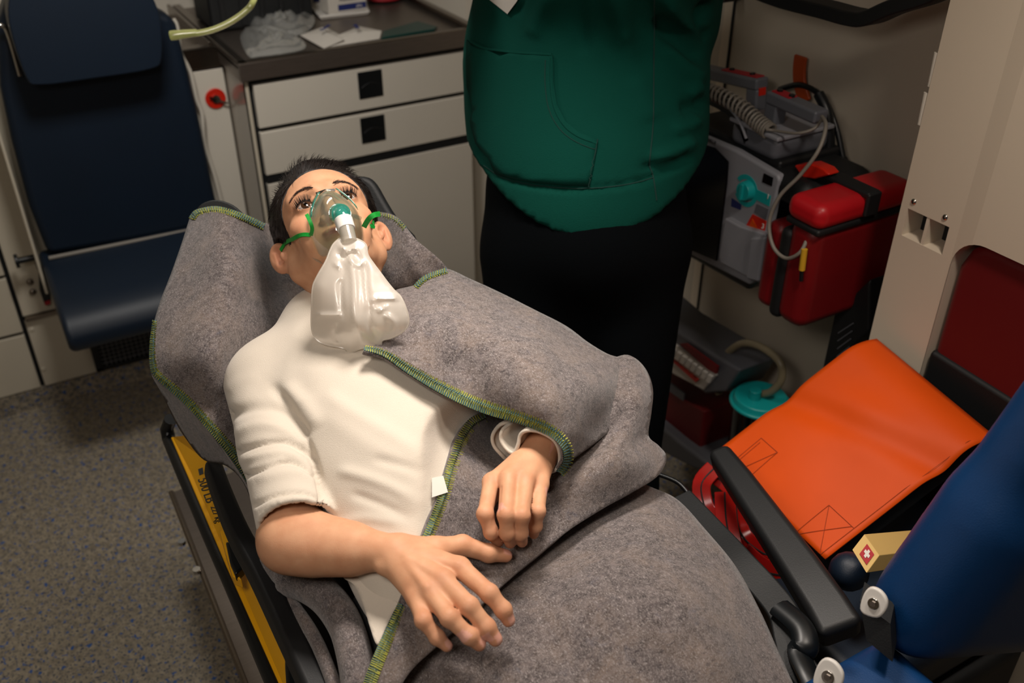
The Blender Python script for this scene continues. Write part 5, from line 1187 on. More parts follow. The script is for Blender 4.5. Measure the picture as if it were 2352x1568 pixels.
flow = np.stack([.35+0*R0[:, 0]-R0[:, 0]*2, -1+0*R0[:, 0], np.where(R0[:, 2] > .06, .25, -.55)], 1)
flow -= out*(flow*out).sum(1)[:, None]; flow /= np.linalg.norm(flow, axis=1)[:, None]
top = np.clip((R0[:, 2]-.045)/.05, 0, 1)[:, None]
dr = flow+out*(.16+.55*top)+rs.normal(0, .13, R0.shape); ln_ = .009+.013*top[:, 0]*rs.uniform(.6, 1.3, len(R0))+rs.uniform(0, .004, len(R0))
hb = (flow*.5*top-out*.25)
strands('hair_strands', R0@HM.T+HO, dr@HM.T, ln_, .00033, hb@HM.T, 'hair', pat, seg=5)
# front tuft
n = 420; xs_ = rs.uniform(-.045, .05, n); R0 = np.stack([xs_, .060-.5*np.abs(xs_)+rs.uniform(-.02, .012, n), np.full(n, .080)], 1)
for it in range(12):
    d = fhair(R0.astype(np.float32)); R0[:, 2] -= np.clip(d, -.01, .01)
dr = np.stack([.55+rs.normal(0, .15, n), -.25+rs.normal(0, .12, n), .9+rs.normal(0, .1, n)], 1); hb = np.tile([.45, -.7, -.25], (n, 1))
strands('hair_tuft', R0@HM.T+HO, dr@HM.T, rs.uniform(.010, .022, n), .00036, hb@HM.T, 'hair', pat, seg=6)
# eyebrows and lashes
def surf(P0, it=14):
    P0 = np.array(P0, np.float32)
    for _ in range(it): P0[:, 1] -= np.clip(f_head(P0), -.01, .01)*.9
    return P0
for s in (-1, 1):
    n = 190; t = rs.uniform(0, 1, n); x = s*(.014+.036*t); z = .0195+.0065*np.sin(t*2.4)-.007*t**3+rs.normal(0, .0016, n)*(1-.6*t)
    R0 = surf(np.stack([x, np.full(n, .10), z], 1)); d = np.stack([s*(.9+0*t), .15-.35*t, .55-.9*t], 1)+rs.normal(0, .12, (n, 3))
    strands('eyebrow', R0@HM.T+HO, d@HM.T, .0065*(1-.35*t), .00026, np.tile([0, -.1, -.1], (n, 1))@HM.T, 'brow', pat, seg=3)
    for up_ in (1, -1):
        n = 46 if up_ > 0 else 20; t = np.linspace(-1, 1, n); x = s*.0318+t*.0128; z = up_*.0046*(1-t*t)**.6-.0003; y = .0712+np.sqrt(np.maximum(0, .0146**2-(x-s*.0315)**2-z*z))-.0006
        R0 = np.stack([x, y, z], 1); d = np.stack([t*.35+s*.15, .85+0*t, up_*(.55)+0*t], 1)+rs.normal(0, .08, (n, 3))
        strands('eyelashes', R0@HM.T+HO, d@HM.T, np.full(n, .0088 if up_ > 0 else .0045), .0005 if up_ > 0 else .0003, np.stack([0*t, -.1+0*t, .45*up_+0*t], 1)@HM.T, 'hair', pat, seg=4)
for s in (-1, 1):
    L = []
    for t in np.linspace(-1, 1, 15):
        x = s*.0318+t*.0128; z = .0042*(1-t*t)**.6; L.append(hw((x, .0712+math.sqrt(max(0, .0147**2-(x-s*.0315)**2-z*z))+.0002, z)))
    G().tube(L, .0007, 6).ob('eyelid_line', 'hair', pat)
# ---------------------------------------------------------------- sweater
def knit():
    m = mat('cream_knit', '#cfc4b5', .9, noise=.05, nscale=12, bump=.35, bscale=900, sheen=.2); return m
M['knit'] = knit()
Wp = PD(900, 1240, 1.18); Np = PD(720, 740, 1.38); ax_ = (Np-Wp)/np.linalg.norm(Np-Wp); sx_ = np.cross(ax_, np.array([0, -.25, 1.])); sx_ /= np.linalg.norm(sx_); nx_ = np.cross(sx_, ax_)
TR = np.stack([sx_, ax_, nx_], 1).astype(np.float32)
SH = PD(607, 882, 1.405); CU = PD(677, 1185, 1.232)
adir = (CU-SH)/np.linalg.norm(CU-SH)
sw = [('u', s_ell(PD(870, 935, 1.28+.095), (.155, .20, .10), TR), 0), ('u', s_ell(PD(925, 1160, 1.215+.085), (.105, .16, .085), TR), .05),
      ('u', s_cap(PD(650, 850, 1.44), PD(1000, 800, 1.45), .052, .052), .05), ('u', s_cap(PD(740, 745, 1.46), PD(760, 800, 1.44), .058, .07), .04),
      ('u', s_ell(PD(975, 1330, 1.175+.085), (.085, .12, .07), TR), .04), ('u', s_ell(PD(1000, 970, 1.315+.06), (.07, .09, .06), TR), .04)]
sw += [('u', s_cap(PD(1000, 800, 1.46), PD(1335, 900, 1.45), .055, .043), .04), ('u', s_cap(PD(1335, 900, 1.45), E2+(W2-E2)*.25-np.array([0, 0, .012]), .043, .036), .02)]
torso = combine(sw)
slv = combine([('u', s_cap(SH, PD(646, 1020, 1.325), .057, .055), 0), ('u', s_cap(PD(646, 1020, 1.325), CU+adir*.06, .055, .049), .02)])
Ff = adir.astype(np.float32); C0 = CU.astype(np.float32)
tilt = Ff+np.array([-.10, .0, -.05], np.float32); tilt /= np.linalg.norm(tilt)
def fsw(p):
    a = torso(p); b = np.maximum(slv(p), ((p-C0)@tilt)-.012)
    t_ = np.clip((-.13-(p-C0)@Ff)/.14, 0, 1); k = .006+.038*t_*t_*(3-2*t_)
    h = np.clip(.5+.5*(b-a)/k, 0, 1); d = b*(1-h)+a*h-k*h*(1-h)
    inner = s_cap(C0+Ff*.0, C0+Ff*.1, .0415, .0425)(p)
    nk = s_cap(hw((0, -.02, -.08)), hw((.004, -.03, -.165)), .052, .056)(p)
    return np.maximum(np.maximum(d, -inner), -nk)
P, F = sdf_mesh(fsw, (.02, .50, .70), (.92, 1.42, 1.20), .0036)
Q, dd = proj(P); Nn = vnormals(P, F); vis = (Nn@np.ones(3)*0+((CAM-P)*Nn).sum(1)) > 0
cr = [([(1010, 1070), (900, 1000), (800, 940), (740, 900)], 20, .003), ([(1030, 1110), (940, 1075), (850, 1050)], 12, -.003), ([(985, 1170), (900, 1120), (820, 1090), (770, 1080)], 14, .0035), ([(960, 1200), (880, 1160), (800, 1130)], 11, -.003),
      ([(620, 880), (660, 930), (690, 985), (705, 1010)], 13, -.007), ([(650, 880), (700, 930), (735, 985)], 18, .004), ([(700, 780), (680, 850), (700, 920)], 30, -.002),
      ([(700, 1000), (722, 1060), (738, 1120), (748, 1170)], 7, -.010),
      # sleeve bands
      ([(540, 1040), (600, 1020), (660, 1016), (715, 1050)], 6, -.006, False), ([(545, 1062), (600, 1045), (660, 1040), (720, 1068)], 8, .003), ([(560, 1095), (620, 1070), (670, 1062), (722, 1092)], 5, -.006, False), ([(585, 1105), (630, 1090), (690, 1085), (730, 1110)], 12, .003),
      ([(585, 1160), (640, 1138), (700, 1134), (742, 1152)], 5, -.005, False), ([(590, 1165), (640, 1148), (700, 1146), (742, 1165)], 9, .0025), ([(525, 955), (590, 935), (650, 945), (695, 985)], 13, -.006, False), ([(530, 1000), (590, 975), (650, 985), (700, 1020)], 12, .003), ([(600, 1075), (640, 1060), (650, 1050)], 5, .002),
      ([(760, 1210), (840, 1190), (930, 1205)], 12, .002), ([(720, 930), (800, 985), (900, 1050), (1000, 1100)], 30, .003), ([(520, 900), (540, 880), (600, 860)], 14, .001)]
P = P+Nn*(crease(Q, cr)*vis)[:, None]
P0_ = P; P = under(P, [Bs, C1])
q_, _ = proj(P); ds_, _ = segdist(q_, [(880, 820), (1000, 895), (1100, 950), (1040, 1040), (1010, 1130), (985, 1230), (900, 1400)])
P = relax(P, F, np.clip(1.3-ds_/70, 0, 1), 14)
P = under(P, [Bs, C1], .004)
fast_obj('sweater', P, F, 'knit', pat)
# turned-back left cuff
rim = [PZ(*q) for q in [(1279, 1076, .958), (1286, 1045, .980), (1274, 1012, 1.004), (1242, 992, 1.014), (1212, 988, 1.016), (1196, 998, 1.006), (1190, 1022, .992), (1180, 1040, .980), (1163, 1030, .980), (1150, 1008, .988), (1156, 985, 1.0), (1178, 968, 1.0), (1150, 975, .992), (1132, 998, .985), (1134, 1022, .972), (1152, 1044, .960), (1166, 1056, .950), (1200, 1072, .945), (1245, 1085, .945)]]
rim = spline(rim, 4, True); cb_ = PD(1300, 950, 1.42); V = []; nr = len(rim)
for j in range(8):
    t = j/7
    for p in rim:
        tgt = cb_+(p-sum(rim)/nr)*.75; V.append(p*(1-t)+tgt*t+np.array([0, 0, .003*math.sin(math.pi*t)]))
mob('left_cuff', V, [(j*nr+i, j*nr+(i+1) % nr, (j+1)*nr+(i+1) % nr, (j+1)*nr+i) for j in range(7) for i in range(nr)], 'knit', pat, solid=.003)
G().tube(rim, .0027, 8, closed=True).ob('cuff_hem', 'knit', pat)
# loose sweater hem at the hip and the dark trousers
hem = Sheet([(790, 1325), (850, 1328), (915, 1385), (905, 1400), (885, 1440), (866, 1478), (850, 1440), (835, 1390), (815, 1345)], [(790, 1325, .895), (850, 1328, .90), (915, 1385, .895), (866, 1478, .885), (820, 1380, .885)], step=7)
hem.ob('sweater_hem', 'knit', pat, th=.004)
tr_ = combine([('u', s_cap(PZ(885, 1400, .81), PZ(880, 1700, .77), .045, .05), 0), ('u', s_ell((.42, .70, .775), (.11, .10, .055)), .05), ('u', s_cap((.36, .62, .76), (.34, .10, .745), .067, .052), .03), ('u', s_cap((.50, .62, .76), (.54, .10, .745), .067, .052), .03), ('u', s_cap((.34, .10, .745), (.33, -.30, .735), .052, .045), .03), ('u', s_cap((.54, .10, .745), (.55, -.30, .735), .052, .045), .03)])
P, F = sdf_mesh(tr_, (.1, -.36, .64), (.70, .95, .95), .008); fast_obj('trousers', P, F, mat('black_cloth', '#06090c', .9), pat)
# ================================================================ OXYGEN MASK
om = empty('oxygen_mask', hw((0, .1, -.04)), 'clear oxygen mask with teal port and green elastic over the nose and mouth', 'mask')
def ring(s):
    """s 0 = rim on the face, 1 = port"""
    out_ = []
    for k in range(40):
        a = 2*math.pi*k/40; c, sn = math.cos(a), math.sin(a)
        w = .041*(1-.28*max(0, sn)**1.5); zc = -.050; hz = .056 if sn > 0 else .058
        x = w*c; z = zc+hz*sn; y = .083-.020*abs(c)**2.2+.010*max(0, sn)*(1-abs(c))-.004*max(0, -sn)
        px_, pz_, py_ = .006+.0125*c, -.062+.0120*sn, .1290
        b = math.sin(s*math.pi/2); e = s**1.7 if s < 1 else 1
        out_.append((x*(1-e)+px_*e, y*(1-b)+py_*b, z*(1-e)+pz_*e))
    return out_
V = []; S_ = [0, .05, .1, .2, .3, .42, .55, .68, .8, .9, 1]
for s in S_: V += ring(s)
mob('mask_shell', [hw(v) for v in V], [(j*40+k, j*40+(k+1) % 40, (j+1)*40+(k+1) % 40, (j+1)*40+k) for j in range(len(S_)-1) for k in range(40)], 'clear', om, solid=.0013)
G().tube([hw(v) for v in ring(0)], .0022, 8, closed=True).ob('mask_rim', thinfilm('soft_clear_rim', '#bcd2b4', .55, .1), om)
fl2 = []
for k in range(40):
    a = 2*math.pi*k/40; v = ring(0)[k]; fl2.append((v[0]*1.16, v[1]-.004, (v[2]+.05)*1.10-.05))
V = [hw(v) for v in ring(0)]+[hw(v) for v in fl2]
mob('mask_flange', V, [(k, (k+1) % 40, 40+(k+1) % 40, 40+k) for k in range(40)], 'clear', om, solid=.0012)
M['tealclear'] = thinfilm('clear_teal', '#4cc4b4', .5, .08, trl=.5)
pa, pb = hw((.0055, .122, -.056)), hw((.0065, .135, -.066))
G().tube([pa, pb], [.0145, .0135], 24).ob('port', 'tealclear', om)
for s in (-1, 1):
    vv = [ring(.35+.0*k)[(2+k if s > 0 else 18-k) % 40] for k in range(6)]
    V = []
    for k in range(7):
        i0 = (1+k if s > 0 else 19-k) % 40; A_, B_ = ring(.30)[i0], ring(.46)[i0]; V += [hw((A_[0], A_[1]+.0015, A_[2]+.006)), hw((B_[0], B_[1]+.0015, B_[2]+.006))]
    mob('side_valve', V, [(2*k, 2*k+1, 2*k+3, 2*k+2) for k in range(6)], 'tealclear', om, solid=.0012)
# connector bending to the bag
d1 = PD(792, 512, 1.222); d2 = PD(800, 545, 1.232)
G().tube(spline([pb, pb*.5+PD(789, 505, 1.318)*.5+nvw*.003, PD(790, 508, 1.318)], 5), .0112, 20).ob('elbow', 'tealclear', om)
G().tube([PD(788, 503, 1.318), PD(796, 528, 1.310)], [.0128, .0124], 24).ob('collar', 'white', om, bevel=.0015)
G().tube([PD(795, 526, 1.310), PD(803, 556, 1.302)], [.0108, .0105], 20).ob('bag_neck', thinfilm('milky_neck', '#d8d2c6', .4, .15, trl=.4), om)
G().tube([hw((.014, .127, -.062)), hw((.036, .100, -.056))], .003, 8).ob('port_tab', 'clear', om)
# nose clip
G().ribbon([hw((x, .1035-.25*abs(x), .002)) for x in np.linspace(-.014, .014, 7)], Vector(f1), .004, .0012).ob('nose_clip', 'chrome', om)
# green elastic
def eband(pts, w_, nm='elastic_strap'):
    P = spline(pts, 6); G().ribbon(P, [tuple((np.array(p)-hw((0, 0, 0)))/.1) for p in P], w_, .0014).ob(nm, 'green', om)
def onhead(x, y, z, off=.0015):
    """push a local point out to the skin along x"""
    p = np.array([[x, y, z]], np.float32); h = .001
    for _ in range(12):
        g = np.array([f_head(p+h*e)[0]-f_head(p-h*e)[0] for e in np.eye(3, dtype=np.float32)])/(2*h); g /= np.linalg.norm(g)+1e-9
        p = (p-g*np.clip(f_head(p)[0]-off, -.01, .01)*.9).astype(np.float32)
    return hw(p[0])
for s in (-1, 1):
    tabp = np.array([s*.0475, .064, -.046])
    G().tube([hw(tabp-[s*.006, -.004, 0]), hw(tabp+[s*.004, -.002, 0])], [.004, .0032], 10, flat=(1.4, .6)).ob('strap_tab', 'clear', om)
    loc = spline([(s*.055, .052, -.040), (s*.06, .040, -.030), (s*.066, .020, -.014), (s*.07, .002, .000), (s*.074, -.020, .010)], 5)
    pts = [hw(tabp+[s*.002, 0, 0])]+[onhead(*q, .0034) for q in loc]
    if s > 0: eband(pts, .0055)
from mathutils.bvhtree import BVHTree
hd_ = BVHTree.FromPolygons([tuple(v) for v in HP], [tuple(int(i) for i in f) for f in HF])
def hit_head(px, py, off):
    r = ray(px, py); r = r/np.linalg.norm(r); h = hd_.ray_cast(Vector(CAM), Vector(r)); n_ = Vector(h[1]); n_ = n_ if n_.dot(Vector(CAM)-h[0]) > 0 else -n_
    return np.array(h[0]+n_*off), n_
HH = [hit_head(*q, .0026) for q in spline([(715, 541), (700, 540), (684, 543), (669, 550), (657, 561), (648, 574)], 3)]
G().ribbon([h[0] for h in HH], [tuple(h[1]) for h in HH], .0058, .0014).ob('elastic_strap', 'green', om)
eband([PD(713, 543, 1.325), PD(714, 528, 1.315), PD(710, 508, 1.31), PD(705, 492, 1.312)], [.005, .006, .006, .0055]+[.005]*30, 'strap_end') if 0 else None
G().ribbon(spline([PD(714, 540, 1.318), PD(717, 525, 1.310), PD(712, 508, 1.306), PD(704, 492, 1.310)], 5), nvw, .0052, .0014).ob('strap_end', 'green', om)
G().ribbon(spline([PD(836, 521, 1.330), PD(846, 504, 1.318), (PD(858, 494, 1.316)), PD(872, 491, 1.325)], 5), nvw, .0072, .0016).ob('strap_end', 'green', om)
# ================================================================ RESERVOIR BAG
rv = empty('reservoir_bag', PD(810, 680, 1.25), 'milky translucent reservoir bag hanging from the oxygen mask onto the chest', 'reservoir bag')
bo = [(794, 545), (810, 546), (828, 552), (841, 563), (845, 585), (858, 605), (876, 629), (890, 648), (905, 666), (921, 682), (934, 712), (939, 740), (926, 762), (900, 776), (878, 782), (872, 796), (830, 800), (801, 812), (790, 800), (752, 792), (728, 780), (716, 755), (716, 700), (718, 660), (728, 635), (748, 600), (758, 575), (766, 560), (780, 548)]
bctl = [(800, 548, 1.305), (760, 565, 1.302), (840, 565, 1.302), (800, 600, 1.295), (730, 640, 1.295), (870, 650, 1.293), (800, 680, 1.282), (717, 720, 1.305), (935, 730, 1.295), (820, 740, 1.28), (720, 780, 1.315), (801, 811, 1.312), (900, 776, 1.30)]
class DSheet(Sheet):
    def __init__(s, outline, ctrl, step, cr, puff):
        s.out = [tuple(p) for p in spline(outline, 5, True)]; s.inv = tps([(c[0], c[1]) for c in ctrl], [1/c[2] for c in ctrl]); s.cr = cr; s.step = step; s.puff = puff
    def depth(s, Q):
        Q = np.asarray(Q, float); d, _ = segdist(Q, s.out+[s.out[0]]); return 1/s.inv(Q)-s.puff*np.sqrt(np.clip(d/38, 0, 1))-crease(Q, s.cr)*np.clip(d/8, 0, 1)
bcr = [([(785, 600), (782, 660), (788, 740)], 7, -.004), ([(800, 570), (812, 640), (815, 720), (830, 790)], 9, .005), ([(838, 600), (842, 660), (848, 720)], 6, -.004), ([(848, 690), (880, 684), (920, 684)], 5, .004), ([(845, 700), (850, 750), (870, 790)], 8, -.005), ([(718, 722), (760, 722), (788, 724)], 4, .003), ([(770, 575), (790, 592), (810, 580), (830, 600)], 5, -.005), ([(776, 560), (800, 575), (822, 566)], 4, .004), ([(765, 600), (782, 620), (778, 650)], 5, .004),
       ([(880, 720), (905, 740), (900, 770)], 7, .004), ([(780, 740), (770, 765), (780, 790)], 7, -.003), ([(740, 640), (735, 700), (740, 760)], 14, .002), ([(860, 705), (875, 712), (890, 700)], 4, .003), ([(800, 590), (822, 610), (836, 600)], 4, .004)]
M['milk'] = thinfilm('milky_film', '#f1ebe2', .22, .25, trl=.5)
fr_ = DSheet(bo, bctl, 6, bcr, .007); R1, F1 = fr_.mesh()
bk_ = DSheet(bo, bctl, 6, [], -.010); R2, F2 = bk_.mesh(); n = len(R1)
mob('bag_film', list(R1)+list(R2), list(F1)+[tuple(i+n for i in f[::-1]) for f in F2], 'milk', rv)
G().tube([PD(q[0], q[1], float(1/fr_.inv(np.array([q]))[0])) for q in fr_.out], .0011, 6, closed=True).ob('welded_seam', 'milk', rv)
# ================================================================ STANDING PERSON IN GREEN
md = empty('person', (1.0, 1.42, 0), 'person standing in a dark green hoodie and black trousers behind the patient', 'person')
M['hoodie'] = mat('green_fleece', '#003e34', .92, noise=.10, nscale=6, bump=.3, bscale=500, spec=.15)
M['blackcloth'] = mat('black_trousers', '#020406', .95, bump=.2, bscale=300, spec=.08)
DM = 1.86
def mp(px, py, d=DM): return PD(px, py, d)
cx = lambda y: 0
# centre line of the trunk (upright): at several heights, half widths across the picture
def zat(py, px=1345, d=DM): return mp(px, py, d)[2]
C0m = mp(1345, 250); XM, YM = C0m[0], C0m[1]
prof = [(470, 1330, 225), (420, 1345, 243), (330, 1350, 262), (250, 1347, 272), (150, 1343, 276), (60, 1350, 272), (-60, 1360, 262)]
rot0 = rotm(z=0)
def elz(z, cx_, cy_, rx, ry, rz): return s_ell((cx_, cy_, z), (rx, ry, rz))
ops = []
for py, pxc, hw_ in prof:
    p = mp(pxc, py); r = hw_*DM/FP
    ops.append(('u', s_ell(p, (r*.98, r*.96, .12)), .07))
zh = zat(480)
topz = zat(-60)
ops += [('u', s_ell((XM, YM, topz+.08), (.17, .21, .14)), .08), ('u', s_cap((XM+.01, YM+.17, topz+.17), (XM+.01, YM-.17, topz+.17), .07, .07), .06), ('u', s_cap((XM+.02, YM, topz+.2), (XM+.02, YM, topz+.30), .055, .052), .03)]
trunk_m = combine(ops)
# arms: left (nearer the wall, camera-right) raised to the wall, right arm forward
sl1 = [np.array([XM+.02, YM-.19, topz+.14]), PD(1568, 45, 1.86), PD(1612, -80, 1.80), PD(1660, -210, 1.72)]
sl2 = [np.array([XM, YM+.18, topz+.15]), np.array([XM-.14, YM+.22, topz+.06]), np.array([XM-.3, YM+.14, topz+.12])]
arm = combine([('u', s_cap(sl1[0], sl1[1], .075, .065), 0), ('u', s_cap(sl1[1], sl1[2], .062, .055), .02), ('u', s_cap(sl2[0], sl2[1], .072, .06), .02), ('u', s_cap(sl2[1], sl2[2], .058, .045), .02)])
hemc = mp(1345, 440)
def fhood(p):
    a = trunk_m(p); b = arm(p); k = .04; h = np.clip(.5+.5*(b-a)/k, 0, 1); d = b*(1-h)+a*h-k*h*(1-h)
    # hem plane (slightly tilted), hollow
    zc = (p[:, 2]-(hemc[2]-.018))+(p[:, 0]-hemc[0])*.17+(p[:, 1]-hemc[1])*.02-.105*(((p-hemc.astype(np.float32))@Rv.astype(np.float32))/.22)**2-.030*(((p-hemc.astype(np.float32))@Rv.astype(np.float32))/.22)
    d = np.maximum(d, -zc)
    return d
P, F = sdf_mesh(fhood, (XM-.42, YM-.45, zh-.14), (XM+.45, YM+.42, topz+.30), .008)
Q, dd = proj(P); Nn = vnormals(P, F)
cr = [([(1065, 120), (1085, 112), (1140, 118)], 9, -.004), ([(1640, 0), (1600, 50), (1625, 90)], 14, -.012), ([(1520, -20), (1570, 50), (1625, 78)], 20, .012), ([(1500, 40), (1560, 100), (1610, 140)], 22, -.010), ([(1520, 100), (1570, 150), (1618, 190)], 20, .010), ([(1400, -40), (1420, 30), (1440, 110)], 24, .007), ([(1340, -40), (1330, 40), (1345, 130)], 20, -.006), ([(1270, -30), (1240, 40), (1220, 90)], 20, .006), ([(1200, -30), (1180, 40)], 18, -.006),
      ([(1560, 250), (1600, 240), (1618, 220)], 16, -.008), ([(1540, 300), (1580, 290), (1610, 270)], 14, .007), ([(1490, 370), (1550, 350), (1600, 320)], 16, .008), ([(1470, 385), (1540, 375), (1590, 350)], 12, -.008), ([(1480, -20), (1470, 60), (1490, 160)], 26, -.006), ([(1460, 170), (1480, 230), (1500, 280)], 26, .004), ([(1580, 220), (1612, 200)], 16, .008),
      ([(1125, 395), (1180, 418), (1260, 430), (1340, 433), (1430, 425), (1500, 405)], 6, -.006, False), ([(1500, 405), (1550, 385), (1585, 365)], 6, -.006, False), ([(1100, 345), (1112, 380), (1125, 395)], 6, -.005, False),
      ([(1370, 330), (1360, 380), (1352, 425)], 4, -.003, False)]
vis = ((CAM-P)*Nn).sum(1) > 0
cr = [(c[0], c[1], c[2]*(1.5 if c[1] >= 12 else 1))+tuple(c[3:]) for c in cr]
P = P+Nn*(crease(Q, cr)*vis)[:, None]
hood = fast_obj('hoodie', P, F, 'hoodie', md)
# body (skin: head, neck, hands) + trousers
hz = topz+.42
bops = [('u', s_cap((XM+.01, YM, topz+.1), (XM-.02, YM, hz-.10), .055, .052), 0), ('u', s_ell((XM-.03, YM, hz+.02), (.095, .074, .115)), .02), ('u', s_ell((XM-.075, YM, hz-.045), (.045, .055, .05)), .03), ('u', s_cap((XM-.122, YM, hz+.005), (XM-.142, YM, hz-.028), .008, .012), .01), ('u', s_cap((XM-.115, YM-.018, hz-.058), (XM-.115, YM+.018, hz-.058), .007), .01), ('u', s_ell((XM-.02, YM-.078, hz-.005), (.018, .008, .03)), .004), ('u', s_ell((XM-.02, YM+.078, hz-.005), (.018, .008, .03)), .004),
        ('u', s_cap((XM, YM, topz), (XM, YM, .95), .12, .13), .05), ('u', s_cap(sl1[0], sl1[1], .05, .042), .04), ('u', s_cap(sl1[1], sl1[2], .042, .032), .03), ('u', s_cap(sl1[2], sl1[3], .032, .026), .02), ('u', s_ell(sl1[3]+np.array([.02, .0, .05]), (.03, .03, .05)), .02),
        ('u', s_cap(sl2[0], sl2[1], .045, .038), .04), ('u', s_cap(sl2[1], sl2[2], .038, .025), .03)]
for k in range(4): bops.append(('u', s_cap(sl1[3]+np.array([.02, -.02+.014*k, .08]), sl1[3]+np.array([.035, -.025+.016*k, .14-.01*abs(k-1.5)]), .008, .006), .004))
hnd = sl2[2]; 
for k in range(4): bops.append(('u', s_cap(hnd+np.array([-.05, -.025+.016*k, 0]), hnd+np.array([-.12, -.03+.018*k, -.03]), .009, .007), .006))
bops += [('u', s_ell(hnd+np.array([-.04, 0, 0]), (.045, .036, .016)), .015), ('u', s_cap(hnd+np.array([-.03, -.03, 0]), hnd+np.array([-.07, -.06, -.02]), .011, .008), .01)]
for s in (-1, 1): bops.append(('u', s_cap((XM, YM+s*.09, .9), (XM+.01, YM+s*.10, .12), .06, .035), .03)); bops.append(('u', s_cap((XM+.03, YM+s*.10, .06), (XM-.14, YM+s*.11, .045), .035, .035), .02))
P, F = sdf_mesh(combine(bops), (XM-.5, YM-.5, 0), (XM+.5, YM+.5, hz+.18), .008)
bd = fast_obj('body', P, F, 'skin', md); colattr(bd, 'tint', np.tile(SK, (len(P), 1)))
P, F = sdf_mesh(combine([('u', s_ell((XM+.0, YM, hz+.045), (.105, .084, .105)), 0), ('s', s_ell((XM-.13, YM, hz-.02), (.09, .085, .085)), .01)]), (XM-.2, YM-.2, hz-.12), (XM+.2, YM+.2, hz+.2), .006); fast_obj('hair', P, F, 'hair', md)
for s in (-1, 1): G().sph((XM-.108, YM+s*.03, hz+.02), .012, 14, 10).ob('eye', 'eyewhite', md)
tp = mp(1342, 470); rT = 232*DM/FP
tops = [('u', s_ell(mp(1345, 400), (rT*.97, rT*.93, .14)), 0), ('u', s_ell(mp(1343, 520), (.19, .195, .16)), .05)]
tops += [('u', s_cap(mp(1235, 600), mp(1215, 1180, 1.95), .108, .075), .05), ('u', s_cap(mp(1450, 580), mp(1405, 1120, 1.95), .11, .088), .05)]
tops += [('u', s_cap(mp(1215, 1180, 1.95), np.array([*mp(1215, 1180, 1.95)[:2], .12]), .075, .065), .03), ('u', s_cap(mp(1405, 1120, 1.95), np.array([*mp(1405, 1120, 1.95)[:2], .12]), .088, .065), .03)]
ft = combine(tops)
P, F = sdf_mesh(ft, (XM-.4, YM-.4, .08), (XM+.4, YM+.4, zat(380)+.1), .010)
keep = P[:, 2] < zat(380)+.05
fast_obj('trousers', P, F, 'blackcloth', md)
# shoes
for q in (mp(1215, 1180, 1.95), mp(1405, 1120, 1.95)):
    P, F = sdf_mesh(combine([('u', s_cap((q[0]+.03, q[1], .055), (q[0]-.16, q[1], .045), .045, .042), 0), ('u', s_cap((q[0]+.02, q[1], .06), (q[0], q[1], .11), .045, .05), .03)]), (q[0]-.25, q[1]-.1, 0), (q[0]+.12, q[1]+.1, .18), .009); fast_obj('shoe', P, F, 'blackmat', md)
# kangaroo pocket and seams laid on the hoodie surface
from mathutils.bvhtree import BVHTree
hb_ = BVHTree.FromPolygons([tuple(v.co) for v in hood.data.vertices], [tuple(p.vertices) for p in hood.data.polygons])
def hit(px, py, off=.002):
    r = ray(px, py); r = r/np.linalg.norm(r); h = hb_.ray_cast(Vector(CAM), Vector(r))
    if h[0] is None: return None
    n_ = Vector(h[1]); n_ = n_ if n_.dot(Vector(CAM)-h[0]) > 0 else -n_
    return np.array(h[0]+n_*off)
def seamline(pts, name='seam', r=.0016, m='hoodie', off=.0012):
    L = [hit(*q, off) for q in spline(pts, 8)]; L = [p for p in L if p is not None]
    if len(L) > 2: G().tube(L, r, 6).ob(name, m, md)
pk = [(1078, 92), (1088, 104), (1120, 112), (1180, 122), (1230, 127), (1270, 126), (1273, 150), (1273, 190), (1280, 240), (1300, 280), (1330, 306), (1373, 321), (1370, 345), (1362, 390), (1354, 424), (1300, 424), (1230, 418), (1180, 408), (1142, 396), (1125, 360), (1098, 330), (1085, 280), (1078, 200), (1076, 140)]
O = np.array(pk, float); g_pts = [np.array([x, y]) for x in range(1080, 1375, 12) for y in range(95, 425, 12)]
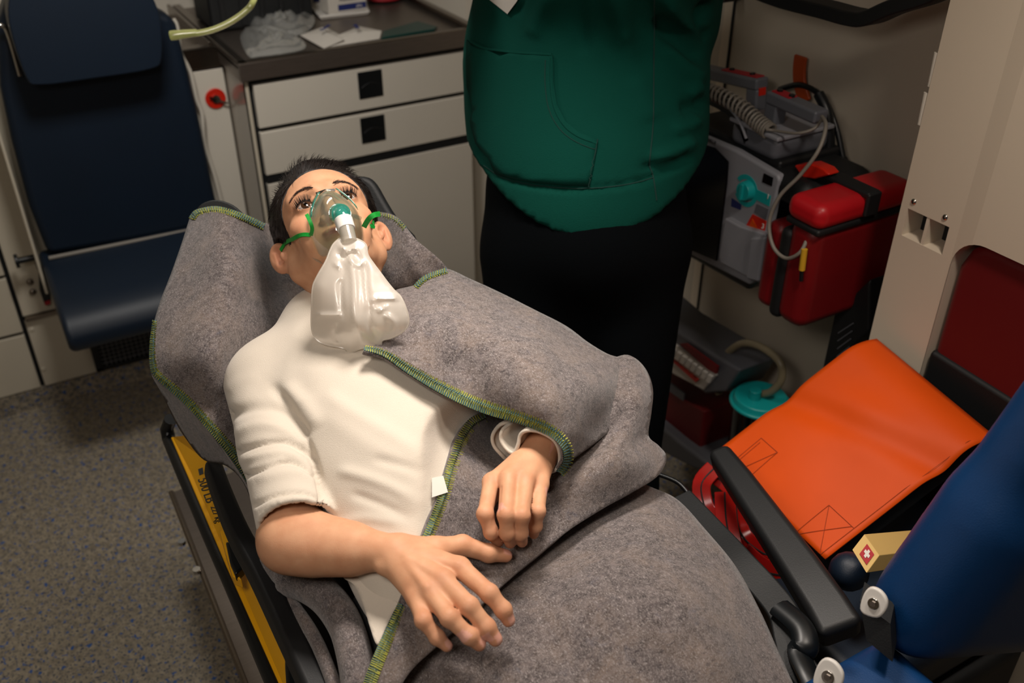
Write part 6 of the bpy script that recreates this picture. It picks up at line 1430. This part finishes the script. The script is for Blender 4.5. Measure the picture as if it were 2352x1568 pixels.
g_pts = np.array(g_pts); g_pts = g_pts[inpoly(g_pts, pk)]; dd_, _ = segdist(g_pts, pk+[pk[0]]); g_pts = g_pts[dd_ > 6]
Qp = np.vstack([O, g_pts]); vs, es, fs, *_ = delaunay_2d_cdt([Vector(q) for q in Qp], [], [list(range(len(O)))], 1, 1e-4)
V = [hit(v[0], v[1], .0030) for v in vs]; okf = [f for f in fs if all(V[i] is not None for i in f) and max(np.linalg.norm(V[f[0]]-V[f[1]]), np.linalg.norm(V[f[1]]-V[f[2]])) < .06]
V = [v if v is not None else np.zeros(3) for v in V]; used = sorted({i for f in okf for i in f}); rm = {k: i for i, k in enumerate(used)}
mob('pocket', [V[k] for k in used], [tuple(rm[i] for i in f) for f in okf], 'hoodie', md, solid=.0028, soff=-1)
M['seamgreen'] = mat('hoodie_seam', '#02302a', .9)
seamline([(1268, 134), (1267, 190), (1274, 245), (1296, 288), (1328, 314), (1370, 330)], 'pocket_hem', .0032, 'hoodie', .0040)
seamline([(1255, 140), (1254, 190), (1262, 250), (1285, 295), (1320, 325), (1366, 345)], 'stitching', .0007, 'seamgreen', .0062)
seamline([(1085, 96), (1120, 112), (1180, 122), (1268, 127)], 'pocket_top', .0030, 'hoodie', .004)
seamline([(1503, -10), (1502, 100), (1501, 200), (1500, 280), (1494, 350), (1492, 380), (1500, 405), (1508, 460)], 'side_seam', .0013, 'seamgreen', .0004)
seamline([(1372, 320), (1366, 360), (1358, 400), (1353, 428)], 'stitching', .0008, 'seamgreen', .0062)
seamline([(1112, 380), (1150, 405), (1200, 420), (1280, 430), (1360, 432), (1440, 424), (1500, 408)], 'hem_stitching', .001, 'seamgreen', .001)
# white card on the chest
cq = [hit(*q, .006) for q in [(1126, -4), (1150, -25), (1200, -18), (1189, 2), (1170, 34)]]
cq = [c for c in cq if c is not None]
if len(cq) >= 4: G().prism(cq, (CAM-cq[0])/np.linalg.norm(CAM-cq[0])*.001).ob('name_card', 'paper', md)
bpy.context.view_layer.update()
